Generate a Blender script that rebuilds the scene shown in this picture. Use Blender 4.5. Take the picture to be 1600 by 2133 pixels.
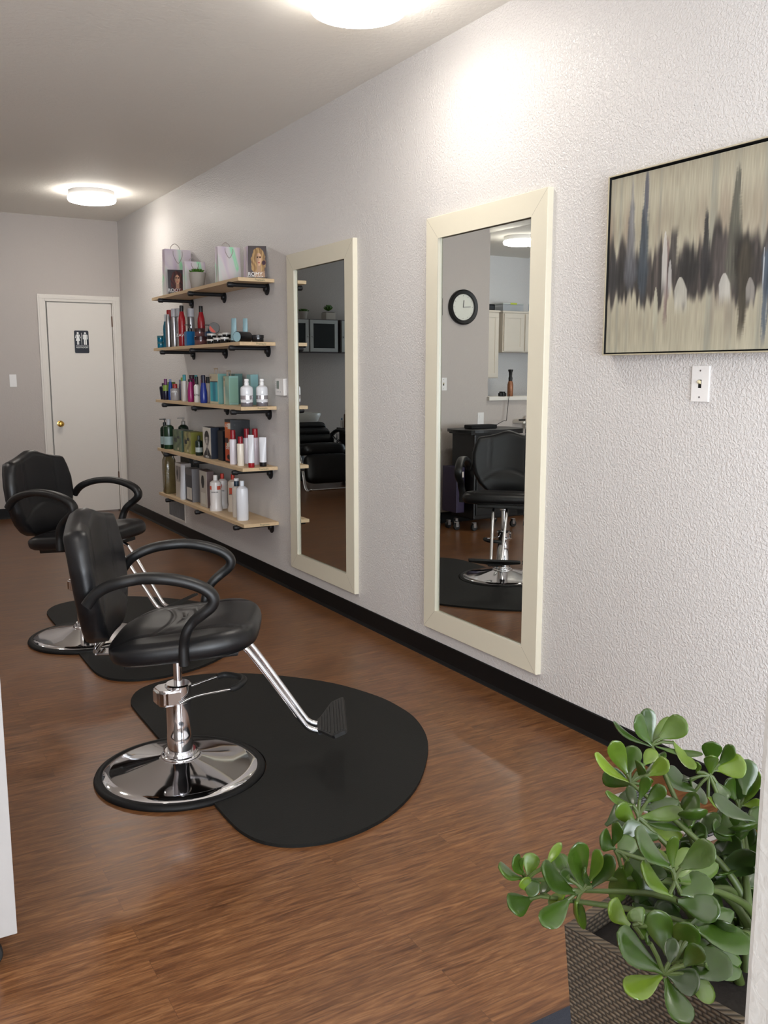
import bpy, bmesh, math, random
import numpy as np
from mathutils import Vector, Matrix
random.seed(7)
PI = math.pi
SC = bpy.context.scene
COL = SC.collection
for o in list(bpy.data.objects):
    bpy.data.objects.remove(o)

# ---------------------------------------------------------------- camera
cd = bpy.data.cameras.new('camera'); cam = bpy.data.objects.new('camera', cd); COL.objects.link(cam)
cd.sensor_fit = 'HORIZONTAL'; cd.sensor_width = 36.0; cd.lens = 1886.9 * 36.0 / 1600.0
cd.clip_start = 0.05
cam.location = (-2.347, 0.0, 1.380)
cam.rotation_euler = (PI / 2 - 0.15354, 0.0, -0.52831)
SC.camera = cam

# ---------------------------------------------------------------- world, exposure
SC.view_settings.view_transform = 'Standard'; SC.view_settings.look = 'None'
SC.view_settings.gamma = 1.0; SC.view_settings.use_curve_mapping = False
SC.view_settings.exposure = 0.24
SKY = 2.6          # daylight outside the shop window
LAMP = 30.0        # ceiling lamp diffusers
CEILING_FILL = 250.0 # power of the added fill light aimed up at the ceiling
WINDOW_LAMP = 100.0 # daylight coming in through the front window
wd = bpy.data.worlds.new('world'); SC.world = wd; wd.use_nodes = True
bg = wd.node_tree.nodes['Background']
bg.inputs[0].default_value = (0.78, 0.89, 1.0, 1); bg.inputs[1].default_value = SKY
SC.cycles.max_bounces = 10; SC.cycles.diffuse_bounces = 5; SC.cycles.glossy_bounces = 6
SC.cycles.use_denoising = True
SC.cycles.sample_clamp_indirect = 6.0
SC.cycles.caustics_reflective = False; SC.cycles.caustics_refractive = False

def area(name, loc, rot, sx, sy, power, col, portal=False):
    l = bpy.data.lights.new(name, 'AREA'); l.shape = 'RECTANGLE'; l.size = sx; l.size_y = sy
    l.energy = power; l.color = col
    o = bpy.data.objects.new(name, l); COL.objects.link(o); o.location = loc; o.rotation_euler = rot
    return o
area('ceiling_fill_light', (-2.7, -2.40, 1.2), (PI / 2 + 0.75, 0, 0), 3.8, 1.6, CEILING_FILL, (0.93, 0.96, 1.0))  # area light added to brighten the ceiling, stands in for ground bounce
# the shop window in the front wall behind the camera (daylight)
area('window_daylight', (-2.7, -2.42, 1.35), (PI / 2, 0, 0), 3.8, 2.1, WINDOW_LAMP, (0.77, 0.88, 1.0))

# ---------------------------------------------------------------- materials
def srgb(r, g, b):
    f = lambda c: (c / 12.92 if c <= 0.04045 else ((c + 0.055) / 1.055) ** 2.4)
    return (f(r / 255), f(g / 255), f(b / 255), 1)
MATS = {}
def nt(m): return m.node_tree.nodes, m.node_tree.links
def mat(name, rgb, rough=0.5, metal=0.0, spec=0.5, var=0.04, nscale=20.0, bump=0.0, bscale=200.0, coat=0.0, sss=0, trans=0.0, alpha=1.0, ior=1.45, stretch=(1, 1, 1)):
    """procedural: a noise-varied base colour and optional fine bump"""
    if name in MATS: return MATS[name]
    m = bpy.data.materials.new(name); m.use_nodes = True; N, L = nt(m)
    b = N['Principled BSDF']; c = srgb(*rgb)
    tc = N.new('ShaderNodeTexCoord'); mp = N.new('ShaderNodeMapping'); mp.inputs['Scale'].default_value = stretch
    L.new(tc.outputs['Object'], mp.inputs['Vector'])
    nz = N.new('ShaderNodeTexNoise'); nz.inputs['Scale'].default_value = nscale; nz.inputs['Detail'].default_value = 4
    L.new(mp.outputs[0], nz.inputs['Vector'])
    mx = N.new('ShaderNodeMix'); mx.data_type = 'RGBA'
    mx.inputs[6].default_value = tuple(max(0, v * (1 - var)) for v in c[:3]) + (1,)
    mx.inputs[7].default_value = tuple(min(1, v * (1 + var)) for v in c[:3]) + (1,)
    L.new(nz.outputs['Fac'], mx.inputs[0]); L.new(mx.outputs[2], b.inputs['Base Color'])
    b.inputs['Roughness'].default_value = rough; b.inputs['Metallic'].default_value = metal
    b.inputs['Specular IOR Level'].default_value = spec; b.inputs['Coat Weight'].default_value = coat
    b.inputs['Coat Roughness'].default_value = 0.08
    b.inputs['Transmission Weight'].default_value = trans; b.inputs['IOR'].default_value = ior; b.inputs['Alpha'].default_value = alpha
    if bump:
        n2 = N.new('ShaderNodeTexNoise'); n2.inputs['Scale'].default_value = bscale; n2.inputs['Detail'].default_value = 3
        L.new(tc.outputs['Object'], n2.inputs['Vector'])
        bp_ = N.new('ShaderNodeBump'); bp_.inputs['Strength'].default_value = bump; bp_.inputs['Distance'].default_value = 0.002
        L.new(n2.outputs['Fac'], bp_.inputs['Height']); L.new(bp_.outputs[0], b.inputs['Normal'])
    MATS[name] = m
    return m
def emit(name, rgb, strength):
    m = bpy.data.materials.new(name); m.use_nodes = True; N, L = nt(m)
    N.remove(N['Principled BSDF']); e = N.new('ShaderNodeEmission')
    e.inputs[0].default_value = rgb + (1,); e.inputs[1].default_value = strength
    L.new(e.outputs[0], N['Material Output'].inputs[0]); MATS[name] = m; return m

def wall_material(name, rgb, rough, strength, dist, scale=55.0, spec=0.5):
    """orange-peel / knockdown textured semi-gloss wall paint"""
    m = bpy.data.materials.new(name); m.use_nodes = True; N, L = nt(m); b = N['Principled BSDF']
    tc = N.new('ShaderNodeTexCoord')
    n1 = N.new('ShaderNodeTexNoise'); n1.inputs['Scale'].default_value = scale; n1.inputs['Detail'].default_value = 3; n1.inputs['Distortion'].default_value = 0.6
    L.new(tc.outputs['Object'], n1.inputs['Vector'])
    r1 = N.new('ShaderNodeValToRGB'); r1.color_ramp.elements[0].position = 0.40; r1.color_ramp.elements[1].position = 0.62
    L.new(n1.outputs['Fac'], r1.inputs[0])
    n2 = N.new('ShaderNodeTexNoise'); n2.inputs['Scale'].default_value = scale * 4; n2.inputs['Detail'].default_value = 2
    L.new(tc.outputs['Object'], n2.inputs['Vector'])
    ad = N.new('ShaderNodeMath'); ad.operation = 'MULTIPLY_ADD'; ad.inputs[1].default_value = 0.35
    L.new(n2.outputs['Fac'], ad.inputs[0]); L.new(r1.outputs[0], ad.inputs[2])
    bu = N.new('ShaderNodeBump'); bu.inputs['Strength'].default_value = strength; bu.inputs['Distance'].default_value = dist
    L.new(ad.outputs[0], bu.inputs['Height']); L.new(bu.outputs[0], b.inputs['Normal'])
    n3 = N.new('ShaderNodeTexNoise'); n3.inputs['Scale'].default_value = 1.5; L.new(tc.outputs['Object'], n3.inputs['Vector'])
    c = srgb(*rgb); mx = N.new('ShaderNodeMix'); mx.data_type = 'RGBA'
    mx.inputs[6].default_value = tuple(v * 0.98 for v in c[:3]) + (1,); mx.inputs[7].default_value = tuple(v * 1.02 for v in c[:3]) + (1,)
    L.new(n3.outputs['Fac'], mx.inputs[0]); L.new(mx.outputs[2], b.inputs['Base Color'])
    b.inputs['Roughness'].default_value = rough; b.inputs['Specular IOR Level'].default_value = spec
    MATS[name] = m; return m

def floor_material():
    m = bpy.data.materials.new('plank_floor'); m.use_nodes = True; N, L = nt(m); b = N['Principled BSDF']
    tc = N.new('ShaderNodeTexCoord')
    br = N.new('ShaderNodeTexBrick'); br.offset = 0.37; br.offset_frequency = 2
    for k, v in (('Scale', 1.0), ('Mortar Size', 0.0006), ('Mortar Smooth', 0.2), ('Bias', 0.0), ('Brick Width', 0.92), ('Row Height', 0.076)):
        br.inputs[k].default_value = v
    br.inputs['Color1'].default_value = (0.0, 0, 0, 1); br.inputs['Color2'].default_value = (1, 1, 1, 1); br.inputs['Mortar'].default_value = (0.3, 0.3, 0.3, 1)
    L.new(tc.outputs['Object'], br.inputs['Vector'])
    # grain: noise stretched along the planks, shifted plank by plank
    sep = N.new('ShaderNodeMapping'); sep.inputs['Scale'].default_value = (4.2, 46.0, 1.0)
    L.new(tc.outputs['Object'], sep.inputs['Vector'])
    off = N.new('ShaderNodeVectorMath'); off.operation = 'MULTIPLY_ADD'; off.inputs[1].default_value = (7.0, 3.0, 5.0)
    L.new(br.outputs['Color'], off.inputs[0]); L.new(sep.outputs[0], off.inputs[2])
    g = N.new('ShaderNodeTexNoise'); g.inputs['Scale'].default_value = 1.6; g.inputs['Detail'].default_value = 7; g.inputs['Roughness'].default_value = 0.62; g.inputs['Distortion'].default_value = 1.1
    L.new(off.outputs[0], g.inputs['Vector'])
    g2 = N.new('ShaderNodeTexNoise'); g2.inputs['Scale'].default_value = 4.0; g2.inputs['Detail'].default_value = 4
    L.new(off.outputs[0], g2.inputs['Vector'])
    cr = N.new('ShaderNodeValToRGB'); e = cr.color_ramp.elements
    e[0].position = 0.28; e[0].color = srgb(*FLOOR_C[0]); e[1].position = 0.72; e[1].color = srgb(*FLOOR_C[3])
    x = e.new(0.44); x.color = srgb(*FLOOR_C[1]); x = e.new(0.56); x.color = srgb(*FLOOR_C[2])
    L.new(g.outputs['Fac'], cr.inputs[0])
    m1 = N.new('ShaderNodeMix'); m1.data_type = 'RGBA'; m1.blend_type = 'MULTIPLY'; m1.inputs[0].default_value = 0.38
    r2 = N.new('ShaderNodeValToRGB'); r2.color_ramp.elements[0].position = 0.35; r2.color_ramp.elements[0].color = (0.45, 0.38, 0.33, 1); r2.color_ramp.elements[1].position = 0.55
    L.new(g2.outputs['Fac'], r2.inputs[0]); L.new(cr.outputs[0], m1.inputs[6]); L.new(r2.outputs[0], m1.inputs[7])
    m2 = N.new('ShaderNodeMix'); m2.data_type = 'RGBA'; m2.blend_type = 'MULTIPLY'; m2.inputs[0].default_value = 0.20
    L.new(m1.outputs[2], m2.inputs[6]); L.new(br.outputs['Color'], m2.inputs[7])
    m3 = N.new('ShaderNodeMix'); m3.data_type = 'RGBA'; m3.blend_type = 'MIX'; m3.inputs[7].default_value = srgb(62, 36, 24)
    mm = N.new('ShaderNodeMath'); mm.operation = 'MULTIPLY'; mm.inputs[1].default_value = 0.55; L.new(br.outputs['Fac'], mm.inputs[0])
    L.new(mm.outputs[0], m3.inputs[0]); L.new(m2.outputs[2], m3.inputs[6]); L.new(m3.outputs[2], b.inputs['Base Color'])
    rr = N.new('ShaderNodeMapRange'); rr.inputs[3].default_value = 0.24; rr.inputs[4].default_value = 0.40
    L.new(g.outputs['Fac'], rr.inputs[0]); L.new(rr.outputs[0], b.inputs['Roughness'])
    bu = N.new('ShaderNodeBump'); bu.inputs['Strength'].default_value = 0.22; bu.inputs['Distance'].default_value = 0.0012
    L.new(g2.outputs['Fac'], bu.inputs['Height']); L.new(bu.outputs[0], b.inputs['Normal'])
    b.inputs['Specular IOR Level'].default_value = 0.5
    MATS['floor'] = m; return m
FLOOR_C = [(76, 45, 24), (104, 66, 38), (122, 82, 49), (144, 102, 66)]

def woven_material(name, rgb, rows=190.0, cols=95.0):
    """basket weave: rows of short over-and-under strands"""
    m = bpy.data.materials.new(name); m.use_nodes = True; N, L = nt(m); b = N['Principled BSDF']
    tc = N.new('ShaderNodeTexCoord'); sp = N.new('ShaderNodeSeparateXYZ'); L.new(tc.outputs['Object'], sp.inputs[0])
    def mth(op, a, b_=None):
        n = N.new('ShaderNodeMath'); n.operation = op
        for k, v in enumerate((a, b_)):
            if v is None: continue
            if isinstance(v, (int, float)): n.inputs[k].default_value = v
            else: L.new(v, n.inputs[k])
        return n.outputs[0]
    v = mth('MULTIPLY', sp.outputs[2], rows); row = mth('FLOOR', v); fr = mth('FRACT', v)
    u = mth('ADD', mth('MULTIPLY', mth('ADD', sp.outputs[0], sp.outputs[1]), cols), mth('MULTIPLY', row, 0.5))
    h = mth('MULTIPLY', mth('SINE', mth('MULTIPLY', fr, PI)), mth('ABSOLUTE', mth('SINE', mth('MULTIPLY', u, PI))))
    nz = N.new('ShaderNodeTexNoise'); nz.inputs['Scale'].default_value = 30; L.new(tc.outputs['Object'], nz.inputs['Vector'])
    c = srgb(*rgb); cr = N.new('ShaderNodeValToRGB'); e = cr.color_ramp.elements
    e[0].color = tuple(q * 0.18 for q in c[:3]) + (1,); e[1].position = 0.75; e[1].color = c; L.new(h, cr.inputs[0])
    mx = N.new('ShaderNodeMix'); mx.data_type = 'RGBA'; mx.blend_type = 'MULTIPLY'; mx.inputs[0].default_value = 0.7
    L.new(cr.outputs[0], mx.inputs[6]); L.new(nz.outputs['Fac'], mx.inputs[7]); L.new(mx.outputs[2], b.inputs['Base Color'])
    b.inputs['Roughness'].default_value = 0.75
    bu = N.new('ShaderNodeBump'); bu.inputs['Strength'].default_value = 0.8; bu.inputs['Distance'].default_value = 0.003
    L.new(h, bu.inputs['Height']); L.new(bu.outputs[0], b.inputs['Normal'])
    MATS[name] = m; return m

def leaf_material():
    m = bpy.data.materials.new('jade_leaf'); m.use_nodes = True; N, L = nt(m); b = N['Principled BSDF']
    at = N.new('ShaderNodeAttribute'); at.attribute_name = 'leafvar'
    cr = N.new('ShaderNodeValToRGB'); e = cr.color_ramp.elements
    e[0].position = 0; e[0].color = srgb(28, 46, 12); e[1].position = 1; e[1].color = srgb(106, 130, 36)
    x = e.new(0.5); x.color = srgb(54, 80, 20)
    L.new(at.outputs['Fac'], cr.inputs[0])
    tc = N.new('ShaderNodeTexCoord'); nz = N.new('ShaderNodeTexNoise'); nz.inputs['Scale'].default_value = 60
    L.new(tc.outputs['Object'], nz.inputs['Vector'])
    mx = N.new('ShaderNodeMix'); mx.data_type = 'RGBA'; mx.blend_type = 'MULTIPLY'; mx.inputs[0].default_value = 0.35
    L.new(cr.outputs[0], mx.inputs[6]); L.new(nz.outputs['Fac'], mx.inputs[7]); L.new(mx.outputs[2], b.inputs['Base Color'])
    b.inputs['Roughness'].default_value = 0.28; b.inputs['Specular IOR Level'].default_value = 0.55
    b.inputs['Subsurface Weight'].default_value = 0.12; b.inputs['Subsurface Radius'].default_value = (0.004, 0.008, 0.002); b.inputs['Subsurface Scale'].default_value = 0.5
    bu = N.new('ShaderNodeBump'); bu.inputs['Strength'].default_value = 0.15; bu.inputs['Distance'].default_value = 0.002
    L.new(nz.outputs['Fac'], bu.inputs['Height']); L.new(bu.outputs[0], b.inputs['Normal'])
    MATS['leaf'] = m; return m

def vcol_material(name, rough=0.6, bump=0.0):
    m = bpy.data.materials.new(name); m.use_nodes = True; N, L = nt(m); b = N['Principled BSDF']
    at = N.new('ShaderNodeAttribute'); at.attribute_name = 'paint'; L.new(at.outputs['Color'], b.inputs['Base Color'])
    b.inputs['Roughness'].default_value = rough
    if bump:
        tc = N.new('ShaderNodeTexCoord'); mp = N.new('ShaderNodeMapping'); mp.inputs['Scale'].default_value = (1, 160, 12)
        nz = N.new('ShaderNodeTexNoise'); nz.inputs['Scale'].default_value = 1; nz.inputs['Detail'].default_value = 4
        L.new(tc.outputs['Object'], mp.inputs['Vector']); L.new(mp.outputs[0], nz.inputs['Vector'])
        bu = N.new('ShaderNodeBump'); bu.inputs['Strength'].default_value = bump; bu.inputs['Distance'].default_value = 0.002
        L.new(nz.outputs['Fac'], bu.inputs['Height']); L.new(bu.outputs[0], b.inputs['Normal'])
    MATS[name] = m; return m

def irid_material():
    m = bpy.data.materials.new('iridescent_paper'); m.use_nodes = True; N, L = nt(m); b = N['Principled BSDF']
    tc = N.new('ShaderNodeTexCoord'); mp = N.new('ShaderNodeMapping'); mp.inputs['Scale'].default_value = (6, 6, 2.6)
    nz = N.new('ShaderNodeTexNoise'); nz.inputs['Scale'].default_value = 1.0; nz.inputs['Detail'].default_value = 1; nz.inputs['Distortion'].default_value = 1.2
    L.new(tc.outputs['Object'], mp.inputs['Vector']); L.new(mp.outputs[0], nz.inputs['Vector'])
    cr = N.new('ShaderNodeValToRGB'); e = cr.color_ramp.elements
    e[0].position = 0.34; e[0].color = srgb(200, 184, 200); e[1].position = 0.75; e[1].color = srgb(214, 198, 200)
    for p, c in ((0.45, (214, 204, 206)), (0.54, (206, 210, 206)), (0.585, (150, 226, 176)), (0.61, (204, 214, 208)), (0.66, (212, 200, 208))):
        x = e.new(p); x.color = srgb(*c)
    L.new(nz.outputs['Fac'], cr.inputs[0]); L.new(cr.outputs[0], b.inputs['Base Color'])
    b.inputs['Roughness'].default_value = 0.3; b.inputs['Specular IOR Level'].default_value = 0.6
    MATS['irid'] = m; return m

wallm = wall_material('textured_wall_paint', (212, 209, 207), 0.30, 0.6, 0.0024, 105)
ceilm = wall_material('ceiling_paint', (238, 234, 226), 0.7, 0.25, 0.002, 40, 0.2)
backm = wall_material('grey_wall_paint', (186, 178, 172), 0.55, 0.3, 0.002, 50, 0.3)
floorm = floor_material()
M = lambda k: MATS[k]
mat('black_vinyl', (18, 18, 20), 0.36, 0, 0.45, 0.1, 8, 0.10, 420)
mat('black_plastic', (16, 16, 17), 0.42, bump=0.08, bscale=700)
mat('black_rubber', (24, 24, 24), 0.55)
mat('mat_rubber', (24, 24, 23), 0.62, 0, 0.2, 0.06, 5, 0.25, 300)
mat('base_rubber', (12, 12, 13), 0.5, 0, 0.25, 0.08)
mat('chrome', (225, 225, 228), 0.06, 1.0, var=0.01)
mat('steel', (190, 190, 192), 0.25, 1.0, var=0.03)
mat('iron_pipe', (36, 36, 38), 0.48, 0.5, var=0.15, nscale=60)
mat('white_paint', (226, 222, 214), 0.38)
mat('door_paint', (222, 216, 208), 0.42, var=0.01)
mat('frame_paint', (217, 211, 192), 0.28, 0, 0.5, 0.01)
mat('white_plastic', (232, 230, 228), 0.3)
mat('ivory_plastic', (206, 196, 160), 0.35)
mat('mirror_glass', (236, 240, 238), 0.0, 1.0, var=0.0)
mat('brass', (212, 168, 84), 0.18, 1.0)
mat('hinge_bronze', (92, 60, 44), 0.4, 0.6)
mat('sign_navy', (28, 32, 44), 0.45)
mat('sign_white', (240, 240, 238), 0.4)
mat('wood_shelf', (206, 180, 144), 0.5, 0, 0.4, 0.14, 3, 0.1, 80, stretch=(26, 1.2, 26))
mat('shelf_stamp', (96, 110, 84), 0.7)
mat('aluminium', (150, 152, 156), 0.3, 1.0, var=0.03)
mat('white_melamine', (158, 155, 153), 0.35, var=0.02)
mat('dark_gap', (8, 8, 8), 0.8)
mat('champagne', (196, 186, 160), 0.4, 0.3)
mat('soil', (30, 24, 20), 0.95, bump=1.0, bscale=90, var=0.4)
mat('stem', (66, 80, 36), 0.5, var=0.25, nscale=60)
mat('stem_old', (88, 78, 56), 0.7, var=0.3)
mat('glass_dark', (30, 36, 38), 0.15, 0, 0.6)
mat('porcelain', (226, 226, 220), 0.12, 0, 0.6, 0.01)
mat('cabinet_cream', (206, 196, 182), 0.5, var=0.02)
mat('concrete', (160, 154, 146), 0.8, var=0.1, bump=0.3, bscale=80)
mat('carpet', (44, 48, 58), 0.95, var=0.4, nscale=300, bump=0.8, bscale=400)
mat('clear_bin', (200, 204, 208), 0.2, 0, 0.5, alpha=0.55)
woven_material('woven', (118, 102, 82))
leafm = leaf_material(); iridm = irid_material()
paintm = vcol_material('painted_canvas', 0.5, 0.3); printm = vcol_material('printed_card', 0.4)
lampm = emit('lamp_diffuser', (1.0, 0.94, 0.86), LAMP)

# ---------------------------------------------------------------- mesh helpers
def obj(name, bm, m=None, parent=None, smooth=False, ang=40, mats=None):
    me = bpy.data.meshes.new(name); bm.to_mesh(me); bm.free()
    for q in (mats or ([m] if m else [])): me.materials.append(q)
    if smooth:
        for p in me.polygons: p.use_smooth = True
        try: me.set_sharp_from_angle(angle=math.radians(ang))
        except Exception: pass
    o = bpy.data.objects.new(name, me); COL.objects.link(o)
    if parent is not None: o.parent = parent
    return o
def thing(name, label, cat, loc=(0, 0, 0), rz=0.0, group=None):
    o = bpy.data.objects.new(name, None); COL.objects.link(o); o.empty_display_size = 0.05
    o.location = loc; o.rotation_euler = (0, 0, rz); return tag(o, label, cat, group)
def tag(o, label, cat, group=None):
    o['label'] = label; o['category'] = cat
    if group: o['group'] = group
    return o
def struct(name, bm, m, parent=None, **k):
    o = obj(name, bm, m, parent, **k)
    if parent is None: o['kind'] = 'structure'
    return o
def part_label(o, s): o['label'] = s; return o
def B(*boxes, bev=0.0, seg=2, bm=None):
    bm = bm or bmesh.new()
    for (x0, y0, z0, x1, y1, z1) in boxes:
        r = bmesh.ops.create_cube(bm, size=1.0, matrix=Matrix.Translation(((x0 + x1) / 2, (y0 + y1) / 2, (z0 + z1) / 2)) @ Matrix.Diagonal((abs(x1 - x0), abs(y1 - y0), abs(z1 - z0), 1)))
        if bev:
            es = {e for v in r['verts'] for e in v.link_edges}
            bmesh.ops.bevel(bm, geom=list(es), offset=bev, segments=seg, affect='EDGES', profile=0.7)
    return bm
def lathe(prof, n=32, bm=None, c=(0, 0, 0), sx=1.0, sy=1.0, cap=True):
    bm = bm or bmesh.new(); rings = []
    for r, z in prof:
        if r <= 1e-6: rings.append([bm.verts.new((c[0], c[1], c[2] + z))])
        else: rings.append([bm.verts.new((c[0] + sx * r * math.cos(2 * PI * i / n), c[1] + sy * r * math.sin(2 * PI * i / n), c[2] + z)) for i in range(n)])
    for a, b in zip(rings, rings[1:]):
        for i in range(n):
            j = (i + 1) % n
            if len(a) == 1 and len(b) == 1: continue
            if len(a) == 1: bm.faces.new((a[0], b[j], b[i]))
            elif len(b) == 1: bm.faces.new((a[i], a[j], b[0]))
            else: bm.faces.new((a[i], a[j], b[j], b[i]))
    if cap:
        for rg, fl in ((rings[0], True), (rings[-1], False)):
            if len(rg) > 1: bm.faces.new(list(reversed(rg)) if fl else rg)
    bmesh.ops.recalc_face_normals(bm, faces=bm.faces[:])
    return bm
def smooth_path(pts, k=6):
    pts = [Vector(p) for p in pts]; out = []
    for i in range(len(pts) - 1):
        p0 = pts[max(i - 1, 0)]; p1 = pts[i]; p2 = pts[i + 1]; p3 = pts[min(i + 2, len(pts) - 1)]
        for s in range(k):
            t = s / k
            out.append(0.5 * ((2 * p1) + (-p0 + p2) * t + (2 * p0 - 5 * p1 + 4 * p2 - p3) * t * t + (-p0 + 3 * p1 - 3 * p2 + p3) * t ** 3))
    out.append(pts[-1]); return out
def sweep(path, prof, bm=None, up=Vector((0, 1, 0)), scale=None):
    """sweep closed 2-D profile (a along side, b along normal) along a path; side stays close to `up`"""
    bm = bm or bmesh.new(); path = [Vector(p) for p in path]; rings = []
    for i, p in enumerate(path):
        t = (path[min(i + 1, len(path) - 1)] - path[max(i - 1, 0)]).normalized()
        s = (up - t * up.dot(t)).normalized(); n = s.cross(t)
        k = scale(i / (len(path) - 1)) if scale else (1, 1)
        if not isinstance(k, tuple): k = (k, k)
        rings.append([bm.verts.new(p + s * a * k[0] + n * b * k[1]) for a, b in prof])
    m = len(prof)
    for A_, B_ in zip(rings, rings[1:]):
        for i in range(m): bm.faces.new((A_[i], A_[(i + 1) % m], B_[(i + 1) % m], B_[i]))
    bm.faces.new(list(reversed(rings[0]))); bm.faces.new(rings[-1])
    bmesh.ops.recalc_face_normals(bm, faces=bm.faces[:])
    return bm
def circ(r, n=12): return [(r * math.cos(2 * PI * i / n), r * math.sin(2 * PI * i / n)) for i in range(n)]
def sup(a, b, n=20, e=3.0):
    out = []
    for i in range(n):
        t = 2 * PI * i / n; c, s = math.cos(t), math.sin(t)
        out.append((a * math.copysign(abs(c) ** (2 / e), c), b * math.copysign(abs(s) ** (2 / e), s)))
    return out
def tube(path, r, bm=None, n=12, up=Vector((0, 1, 0)), scale=None):
    d = (Vector(path[-1]) - Vector(path[0]))
    if d.length > 0 and abs(d.normalized().dot(up)) > 0.95: up = Vector((1, 0, 0.01))
    return sweep(path, circ(r, n), bm, up, scale)
def prism(pts, z0, z1, bm=None, bev=0.0):
    """vertical extrusion of an xy outline"""
    bm = bm or bmesh.new()
    a = [bm.verts.new((x, y, z0)) for x, y in pts]; b = [bm.verts.new((x, y, z1)) for x, y in pts]; n = len(pts)
    for i in range(n): bm.faces.new((a[i], a[(i + 1) % n], b[(i + 1) % n], b[i]))
    bm.faces.new(list(reversed(a))); bm.faces.new(b)
    bmesh.ops.recalc_face_normals(bm, faces=bm.faces[:]); return bm
def xf(bm, mtx): bmesh.ops.transform(bm, matrix=mtx, verts=bm.verts[:]); return bm
def text(name, body, size, m, parent, loc, rot, ext=0.0006, align='CENTER', sx=1.0):
    cu = bpy.data.curves.new('t', 'FONT'); cu.body = body; cu.size = size; cu.extrude = ext; cu.align_x = align; cu.align_y = 'CENTER'
    t = bpy.data.objects.new('t', cu); COL.objects.link(t)
    dg = bpy.context.evaluated_depsgraph_get()
    me = bpy.data.meshes.new_from_object(t.evaluated_get(dg)); bpy.data.objects.remove(t)
    me.name = name; me.materials.clear(); me.materials.append(m)
    if sx != 1.0: me.transform(Matrix.Diagonal((sx, 1, 1, 1)))
    o = bpy.data.objects.new(name, me); COL.objects.link(o)
    if parent is not None: o.parent = parent
    o.location = loc; o.rotation_euler = rot; return o
def panel(name, w, h, nx, nz, func, m, parent, t=0.003, loc=(0, 0, 0), rot=(0, 0, 0)):
    """flat printed panel facing -y, colour per vertex from func(u,v) in sRGB 0..255"""
    bm = bmesh.new(); g = [[bm.verts.new(((i / nx - 0.5) * w, 0, j / nz * h)) for i in range(nx + 1)] for j in range(nz + 1)]
    for j in range(nz):
        for i in range(nx): bm.faces.new((g[j][i], g[j][i + 1], g[j + 1][i + 1], g[j + 1][i]))
    e = [g[0][0], g[0][nx], g[nz][nx], g[nz][0]]
    bk = [bm.verts.new((v.co.x, t, v.co.z)) for v in e]
    bm.faces.new(list(reversed(bk)))
    bm.faces.new([bk[0], bk[1]] + [g[0][i] for i in range(nx, -1, -1)]); bm.faces.new([bk[2], bk[3]] + [g[nz][i] for i in range(nx + 1)])
    bm.faces.new([bk[3], bk[0]] + [g[j][0] for j in range(nz + 1)]); bm.faces.new([bk[1], bk[2]] + [g[j][nx] for j in range(nz, -1, -1)])
    o = obj(name, bm, m, parent); me = o.data
    ca = me.color_attributes.new('paint', 'FLOAT_COLOR', 'POINT')
    for i, v in enumerate(me.vertices):
        c = func(v.co.x / w + 0.5, v.co.z / h); ca.data[i].color = srgb(*[max(0, min(255, q)) for q in c])
    o.location = loc; o.rotation_euler = rot; return o
def lerp(a, b, t): return tuple(x + (y - x) * t for x, y in zip(a, b))
def sstep(a, b, x):
    t = max(0.0, min(1.0, (x - a) / (b - a))) if a != b else float(x > a); return t * t * (3 - 2 * t)
# ================================================================ THE ROOM
H = 2.815; YB = 9.14
struct('floor', B((-6.2, -3.0, -0.06, 0.14, 11.2, 0.0)), floorm)
struct('ceiling', B((-6.2, -3.0, H, 0.14, 11.2, H + 0.08)), ceilm)
struct('wall_right', B((0.0, -3.0, 0, 0.12, YB + 0.1, H)), wallm)
# back wall with the restroom doorway
DX0, DX1, DZ = -0.705, -0.085, 2.045
struct('wall_back', B((-1.5, YB, 0, DX0, YB + 0.1, H), (DX1, YB, 0, 0.0, YB + 0.1, H), (DX0, YB, DZ, DX1, YB + 0.1, H),
                      (-1.5, YB + 0.1, 0, -1.4, 11.0, H)), backm)
struct('wall_restroom', B((-1.4, YB + 0.35, 0, 0.12, YB + 0.4, H)), backm)
struct('wall_alcove', B((-6.2, 11.0, 0, -1.4, 11.1, H)), backm)
struct('wall_partition', B((-2.8, 6.86, 0, -2.0, 7.0, H), (-6.1, 6.86, 0, -2.8, 7.0, 1.115)), backm)
struct('wall_kitchen', B((-6.1, 9.4, 0, -2.8, 9.5, H), (-2.87, 7.0, 0, -2.75, 9.5, H), (-6.2, 7.0, 0, -6.1, 9.4, H)), wallm)
struct('wall_left', B((-5.1, -3.0, 0, -5.0, 6.86, H)), backm)
struct('wall_front', B((-5.0, -2.6, 0, -4.7, -2.5, H), (-0.7, -2.6, 0, 0.0, -2.5, H), (-4.7, -2.6, 0, -0.7, -2.5, 0.25), (-4.7, -2.6, 2.5, -0.7, -2.5, H)), wallm)
w1 = struct('window_1', B((-4.7, -2.6, 0.25, -4.64, -2.52, 2.5), (-0.76, -2.6, 0.25, -0.7, -2.52, 2.5), (-4.64, -2.6, 0.25, -0.76, -2.52, 0.31),
                          (-4.64, -2.6, 2.44, -0.76, -2.52, 2.5), (-2.74, -2.6, 0.31, -2.68, -2.52, 2.44)), M('aluminium'))
gl = mat('window_glass', (250, 252, 252), 0.0, 0, 0.5, alpha=0.12)
struct('pane', B((-4.64, -2.57, 0.31, -2.74, -2.564, 2.44)), gl, w1); struct('pane', B((-2.68, -2.57, 0.31, -0.76, -2.564, 2.44)), gl, w1)
# near wall end on the right of the picture
struct('wall_near', B((-1.828, 0.20, 0, -1.67, 0.377, H), bev=0.004), wall_material('near_wall_paint', (168, 166, 162), 0.5, 0.22, 0.0012, 90))
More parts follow.
